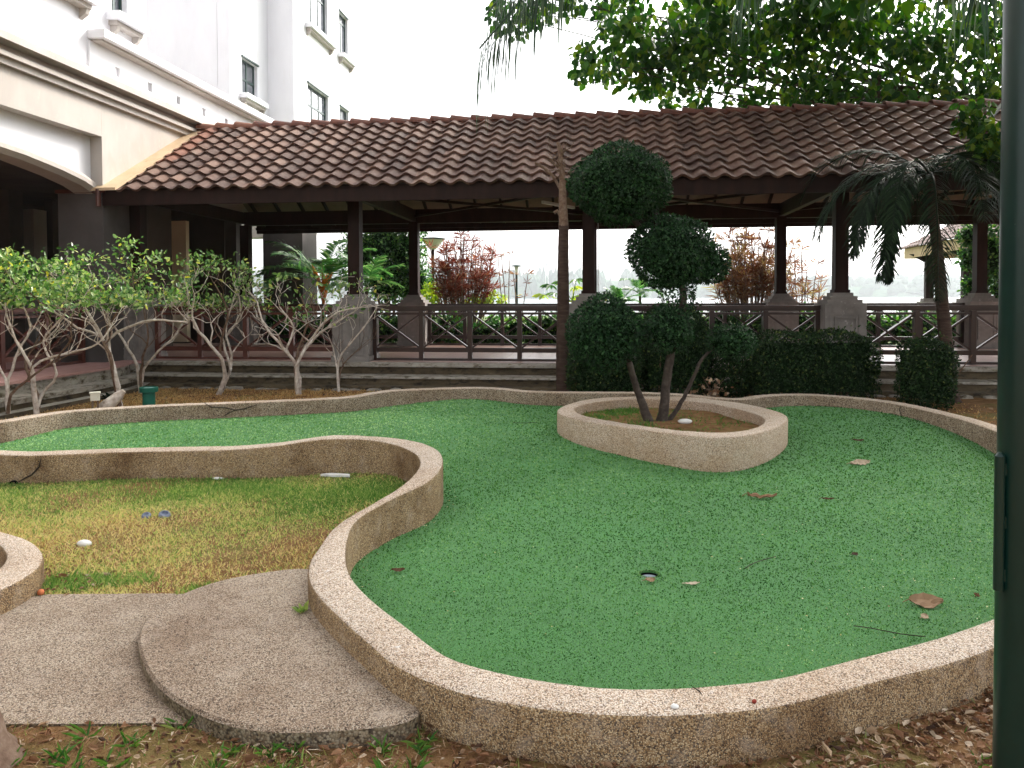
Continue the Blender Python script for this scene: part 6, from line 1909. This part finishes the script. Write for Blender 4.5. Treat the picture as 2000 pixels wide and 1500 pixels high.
for k in range(26):
    c_ = np.array([rng.normal(-.6, .8), rng.normal(0, .8), rng.uniform(4.2, 5.6)]); n = 80
    leaves(mb, c_ + rvec(rng, n) * .4 * rng.uniform(0, 1, (n, 1)), rvec(rng, n), rvec(rng, n), rng.uniform(.06, .12, n), rng, LEAF6, width=.7)
g = mb.build('crown', M_TREELEAF, lt); g['kind'] = 'stuff'

# ------------------------------------------------------------------ small things
# green floodlight
q = PY(291, 788, 9.9)
fl_ = root('garden_floodlight', 'stubby green floodlight standing on the dry grass behind the low wall', 'floodlight', (q.x, q.y, GZ - .02))
k_ = 9.9 / FPX
zt = (PY(291, 756, 9.9).z - GZ + .02)
mb = MB(); mb.lathe([(0, 0), (.085, 0), (.085, .02), (.078, .03), (.078, zt - .065)], 24); mb.build('housing', M_GREENLAMP, fl_, smooth=False)
mb = MB(); mb.lathe([(.078, zt - .07), (.112, zt - .062), (.116, zt - .01), (.112, zt), (.096, zt), (.094, zt - .008)], 28); mb.build('rim', M_GREENLAMP, fl_)
mb = MB(); mb.lathe([(.095, zt - .012), (0, zt - .010)], 28); mb.build('lens', M_LENS, fl_)
mb = MB(); mb.box(.075, .105, -.03, .03, .03, .10); mb.build('bracket', M_GREENLAMP, fl_)
# cream socket box on a stake
q = PY(186, 792, 9.6)
cbx = root('socket_box', 'small cream plastic box on a short stake beside the cut log', 'electrical box', (q.x, q.y, GZ - .02), .5)
mb = MB(); mb.box(-.055, .055, -.05, .05, .26, .35).box(-.065, .065, -.06, .06, .35, .37); mb.build('cover', M_CREAMBOX, cbx, bevel=.006)
for dx in (-.03, .03):
    mb = MB(); mb.box(dx - .012, dx + .012, -.014, .014, 0, .26); mb.build('stake', M_BARKBROWN, cbx)
# cut log leaning
q = PY(213, 792, 9.75)
lg = root('cut_log', 'short grey cut log lying aslant behind the low wall', 'log', (q.x, q.y, GZ - .02))
mb = MB(); mb.tube([(-.16, 0, .06), (-.04, 0, .16), (.10, .03, .29), (.17, .05, .36)], [.07, .085, .065, .03], 12, jit=.08, rng=rng); mb.build('bark', M_BARKPALE, lg, smooth=True)
# agave-like dark plant near the riser
q = PY(212, 757, 11.4)
ag = root('rosette_plant', 'small dark green rosette plant at the foot of the terrace', 'plant', (q.x, q.y, GZ))
mb = MB(); n = 22; a_ = rng.uniform(0, 6.28, n)
leaves(mb, np.zeros((n, 3)), np.stack([np.cos(a_), np.sin(a_), rng.uniform(.2, 1.2, n)], -1), np.tile([0, 0, 1.0], (n, 1)), rng.uniform(.10, .17, n), rng, LEAF6, width=.35, rnd=rng.uniform(0, .4, n))
mb.build('leaf', M_PALMLEAF, ag)
# weed at the foot of the wall on the step
q = P(592, 1196, PADZ)
wd2 = root('weed_tuft', 'small green weed growing from the joint between step and low wall', 'weed', (q.x, q.y, PADZ))
mb = MB(); n = 26; a_ = rng.uniform(0, 6.28, n)
leaves(mb, rng.normal(0, .008, (n, 3)) * [1, 1, 0], np.stack([np.cos(a_) - .4, np.sin(a_), rng.uniform(.3, 1.5, n)], -1), np.tile([0, 0, 1.0], (n, 1)) + rng.normal(0, .3, (n, 3)), rng.uniform(.03, .065, n), rng, LEAF6, width=.3, rnd=rng.uniform(.55, 1, n))
mb.build('leaf', M_GRASS, wd2)

def stone(name, label, cat, px, py_, z, size, mat, seed, flat=.55, rotz=0.0):
    rg = np.random.default_rng(seed); q = P(px, py_, z); mb = MB(); V = []; na, nb = 12, 7
    for i in range(nb + 1):
        th = math.pi * i / nb
        for k in range(na):
            a = 2 * math.pi * k / na; w_ = 1 + .14 * math.sin(a * 2 + seed) + rg.uniform(-.05, .05)
            V.append((size[0] * w_ * math.sin(th) * math.cos(a), size[1] * w_ * math.sin(th) * math.sin(a), size[2] * math.cos(th) + size[2] * flat))
    F = [(i * na + k, i * na + (k + 1) % na, (i + 1) * na + (k + 1) % na, (i + 1) * na + k) for i in range(nb) for k in range(na)]
    mb.add(V, np.array(F)); o = mb.build(name, mat, None, smooth=True, loc=(q.x, q.y, z), rotz=rotz)
    return tag(o, label, cat)
stone('white_stone', 'smooth white stone lying on the straw-coloured lawn', 'stone', 165, 1066, GZ, (.048, .033, .024), M_STONE, 3)
stone('white_pebble', 'white pebble lying on the flat top of the near wall', 'pebble', 1318, 1382, .24, (.016, .011, .007), M_STONE, 5)
stone('red_berry', 'dark red dried berry on top of the near wall', 'berry', 1473, 1372, .24, (.009, .008, .007), mat_noise('berry_mat', [(0.3, (.16, .02, .015)), (.7, (.3, .05, .03))], scale=60, bump=0), 6)
stone('planter_stone', 'flat grey stone on the soil beside the trunks in the planter', 'stone', 1338, 826, .225, (.07, .05, .03), M_STONE, 8)
stone('flat_stone', 'small flat white slab against the foot of the wall', 'stone', 426, 936, GZ, (.05, .03, .012), M_STONE, 9)
stone('fallen_fruit', 'small orange-red fruit on the corner of the path slab', 'fruit', 80, 1160, .078, (.020, .018, .016), mat_noise('fruit_mat', [(0.3, (.45, .12, .05)), (.7, (.6, .2, .08))], scale=40, bump=0), 10)
# the grey rubber sandal-like pieces on the grass
for (px, py_, lab, sd, s_) in [(286, 1011, 'smaller of the two blue-grey plastic cups lying on the lawn', 1, .030), (321, 1010, 'larger blue-grey plastic cup lying on the lawn, on the right', 2, .038)]:
    q = P(px, py_, GZ); mb = MB()
    mb.lathe([(0, 0), (s_, 0), (s_ * 1.05, s_ * .35), (s_ * .8, s_ * .7), (s_ * .62, s_ * .72), (s_ * .55, s_ * .35), (0, s_ * .3)], 20)
    o = mb.build('plastic_cup', M_GREYPLASTIC, None, loc=(q.x, q.y, GZ + .008)); o.rotation_euler = (.35, -.25 + .3 * sd, 0)
    tag(o, lab, 'cup', 'blue-grey plastic cups on the lawn')
# concrete fragment
q = P(655, 932, GZ)
mb = MB(); mb.prism([(-.13, -.02), (-.05, .035), (.12, .02), (.14, -.025), (.0, -.04)], 'z', 0, .018); o = mb.build('concrete_fragment', M_STONE, None, loc=(q.x, q.y, GZ + .01), rotz=-.15)
tag(o, 'thin broken slab of pale concrete in the grass at the wall foot', 'rubble')

def fallen(px, py_, z, L, wdt, ang, curl, colr, label, name='fallen_leaf', seed=0, group='fallen leaves on the turf', lift=.012):
    """one curled leaf with a midrib, real thickness from a solid sheet"""
    rg = np.random.default_rng(seed); q = P(px, py_, z); n = 9; V = []; m_ = 5
    for i in range(n):
        t = i / (n - 1); w_ = wdt * math.sin(math.pi * min(1, t * .96 + .03)) ** .7 * (1 + rg.uniform(-.12, .12))
        for j in range(m_):
            s_ = -1 + 2 * j / (m_ - 1)
            V.append(((t - .5) * L, s_ * w_ / 2, lift + curl * (abs(s_) ** 1.5 * wdt * .6 + 2.2 * L * (t - .5) ** 2 * .5) + rg.uniform(-.0015, .0015) * (1 + 40 * L * L * 4)))
    F = [(i * m_ + j, (i + 1) * m_ + j, (i + 1) * m_ + j + 1, i * m_ + j + 1) for i in range(n - 1) for j in range(m_ - 1)]
    mb = MB(); mb.add(V, np.array(F), 0, colr); mb.tube([(-L * .5, 0, lift + curl * L * .5), (-L * .68, .004, lift)], .0012, 5, rnd=colr)
    o = mb.build(name, M_LITTER, None, loc=(q.x, q.y, float(turf_z(q.x, q.y)) if z < .2 else z), rotz=ang)
    o.rotation_euler = (rg.uniform(.15, .4), rg.uniform(-.08, .08), ang)
    sm = o.modifiers.new('thick', 'SOLIDIFY'); sm.thickness = .0012
    return tag(o, label, 'leaf', group)
fallen(1680, 905, .04, .19, .10, .05, .10, .93, 'tan dry leaf lying flat at the back of the green, right of the planter', seed=1)
fallen(1487, 974, .0, .24, .06, .12, .35, .62, 'long curled brown leaf on the green in front of the planter', seed=2)
fallen(1808, 1182, .0, .16, .10, -.2, .32, .74, 'crumpled large brown leaf on the green near the right edge', seed=3)
fallen(1804, 1208, .0, .05, .035, .6, .15, .88, 'small amber leaf just below the crumpled brown leaf', seed=4)
fallen(1269, 1138, .0, .055, .04, .2, .4, .78, 'little curled amber leaf just below the golf hole', seed=5)
fallen(1352, 1143, .0, .082, .024, .03, .12, 1.0, 'pale slender leaf right of the golf hole', seed=6)
fallen(779, 1118, .0, .075, .035, -.1, .35, .2, 'dark brown curled leaf near the inner wall on the left of the green', seed=7)
fallen(1676, 869, .06, .11, .04, -.3, .3, .1, 'dark shrivelled leaf behind the tan leaf on the green', seed=8)
fallen(1617, 977, .0, .09, .025, -.2, .3, .15, 'small dark twig-like leaf left of the middle of the right-hand green', seed=9)
fallen(1668, 1086, .0, .05, .03, .5, .3, .05, 'tiny black leaf on the green to the upper right of the hole', seed=10)
fallen(1905, 1167, .0, .04, .03, .9, .4, .3, 'tiny dark red-brown leaf by the green pole', seed=11)
fallen(710, 946, .07, .08, .06, .3, .4, .52, 'red-brown leaf on the grass inside the bend of the wall', seed=12)
def twig(pts, label, seed):
    mb = MB(); P3 = [P(x, y, .0) for x, y in pts]; P3 = [(p.x, p.y, float(turf_z(p.x, p.y)) + .012 + .004 * (i % 2)) for i, p in enumerate(P3)]
    mb.tube(catmull(P3, step=.03), .0022, 5); tag(mb.build('twig', M_BARKDARK), label, 'twig', 'twigs on the turf')
twig([(1667, 1227), (1700, 1233), (1760, 1243), (1808, 1250)], 'long thin dark twig touching the near wall at the right of the green', 1)
twig([(1455, 1114), (1470, 1106), (1492, 1097), (1515, 1092)], 'short bent twig on the green right of the golf hole', 2)
twig([(1002, 848), (1020, 849), (1048, 847)], 'tiny twig far back on the green, left of the planter', 3)
HAZE_D = 0.00030
# ------------------------------------------------------------------ the air: thin haze over the lake
m = bpy.data.materials.new('haze_mat'); m.use_nodes = True; nt = m.node_tree; nt.nodes.clear()
out = nt.nodes.new('ShaderNodeOutputMaterial'); pv = nt.nodes.new('ShaderNodeVolumePrincipled')
pv.inputs['Color'].default_value = (0.90, 0.95, 1.0, 1); pv.inputs['Density'].default_value = HAZE_D; pv.inputs['Anisotropy'].default_value = 0.2
nt.links.new(pv.outputs[0], out.inputs['Volume'])
mb = MB(); mb.box(-2200, 2200, -60, 2300, -3.2, 90); hz_ = mb.build('haze', m); tag(hz_, kind='stuff')
hz_['label'] = 'pale bluish haze hanging in the air over the lake'; hz_['category'] = 'haze'
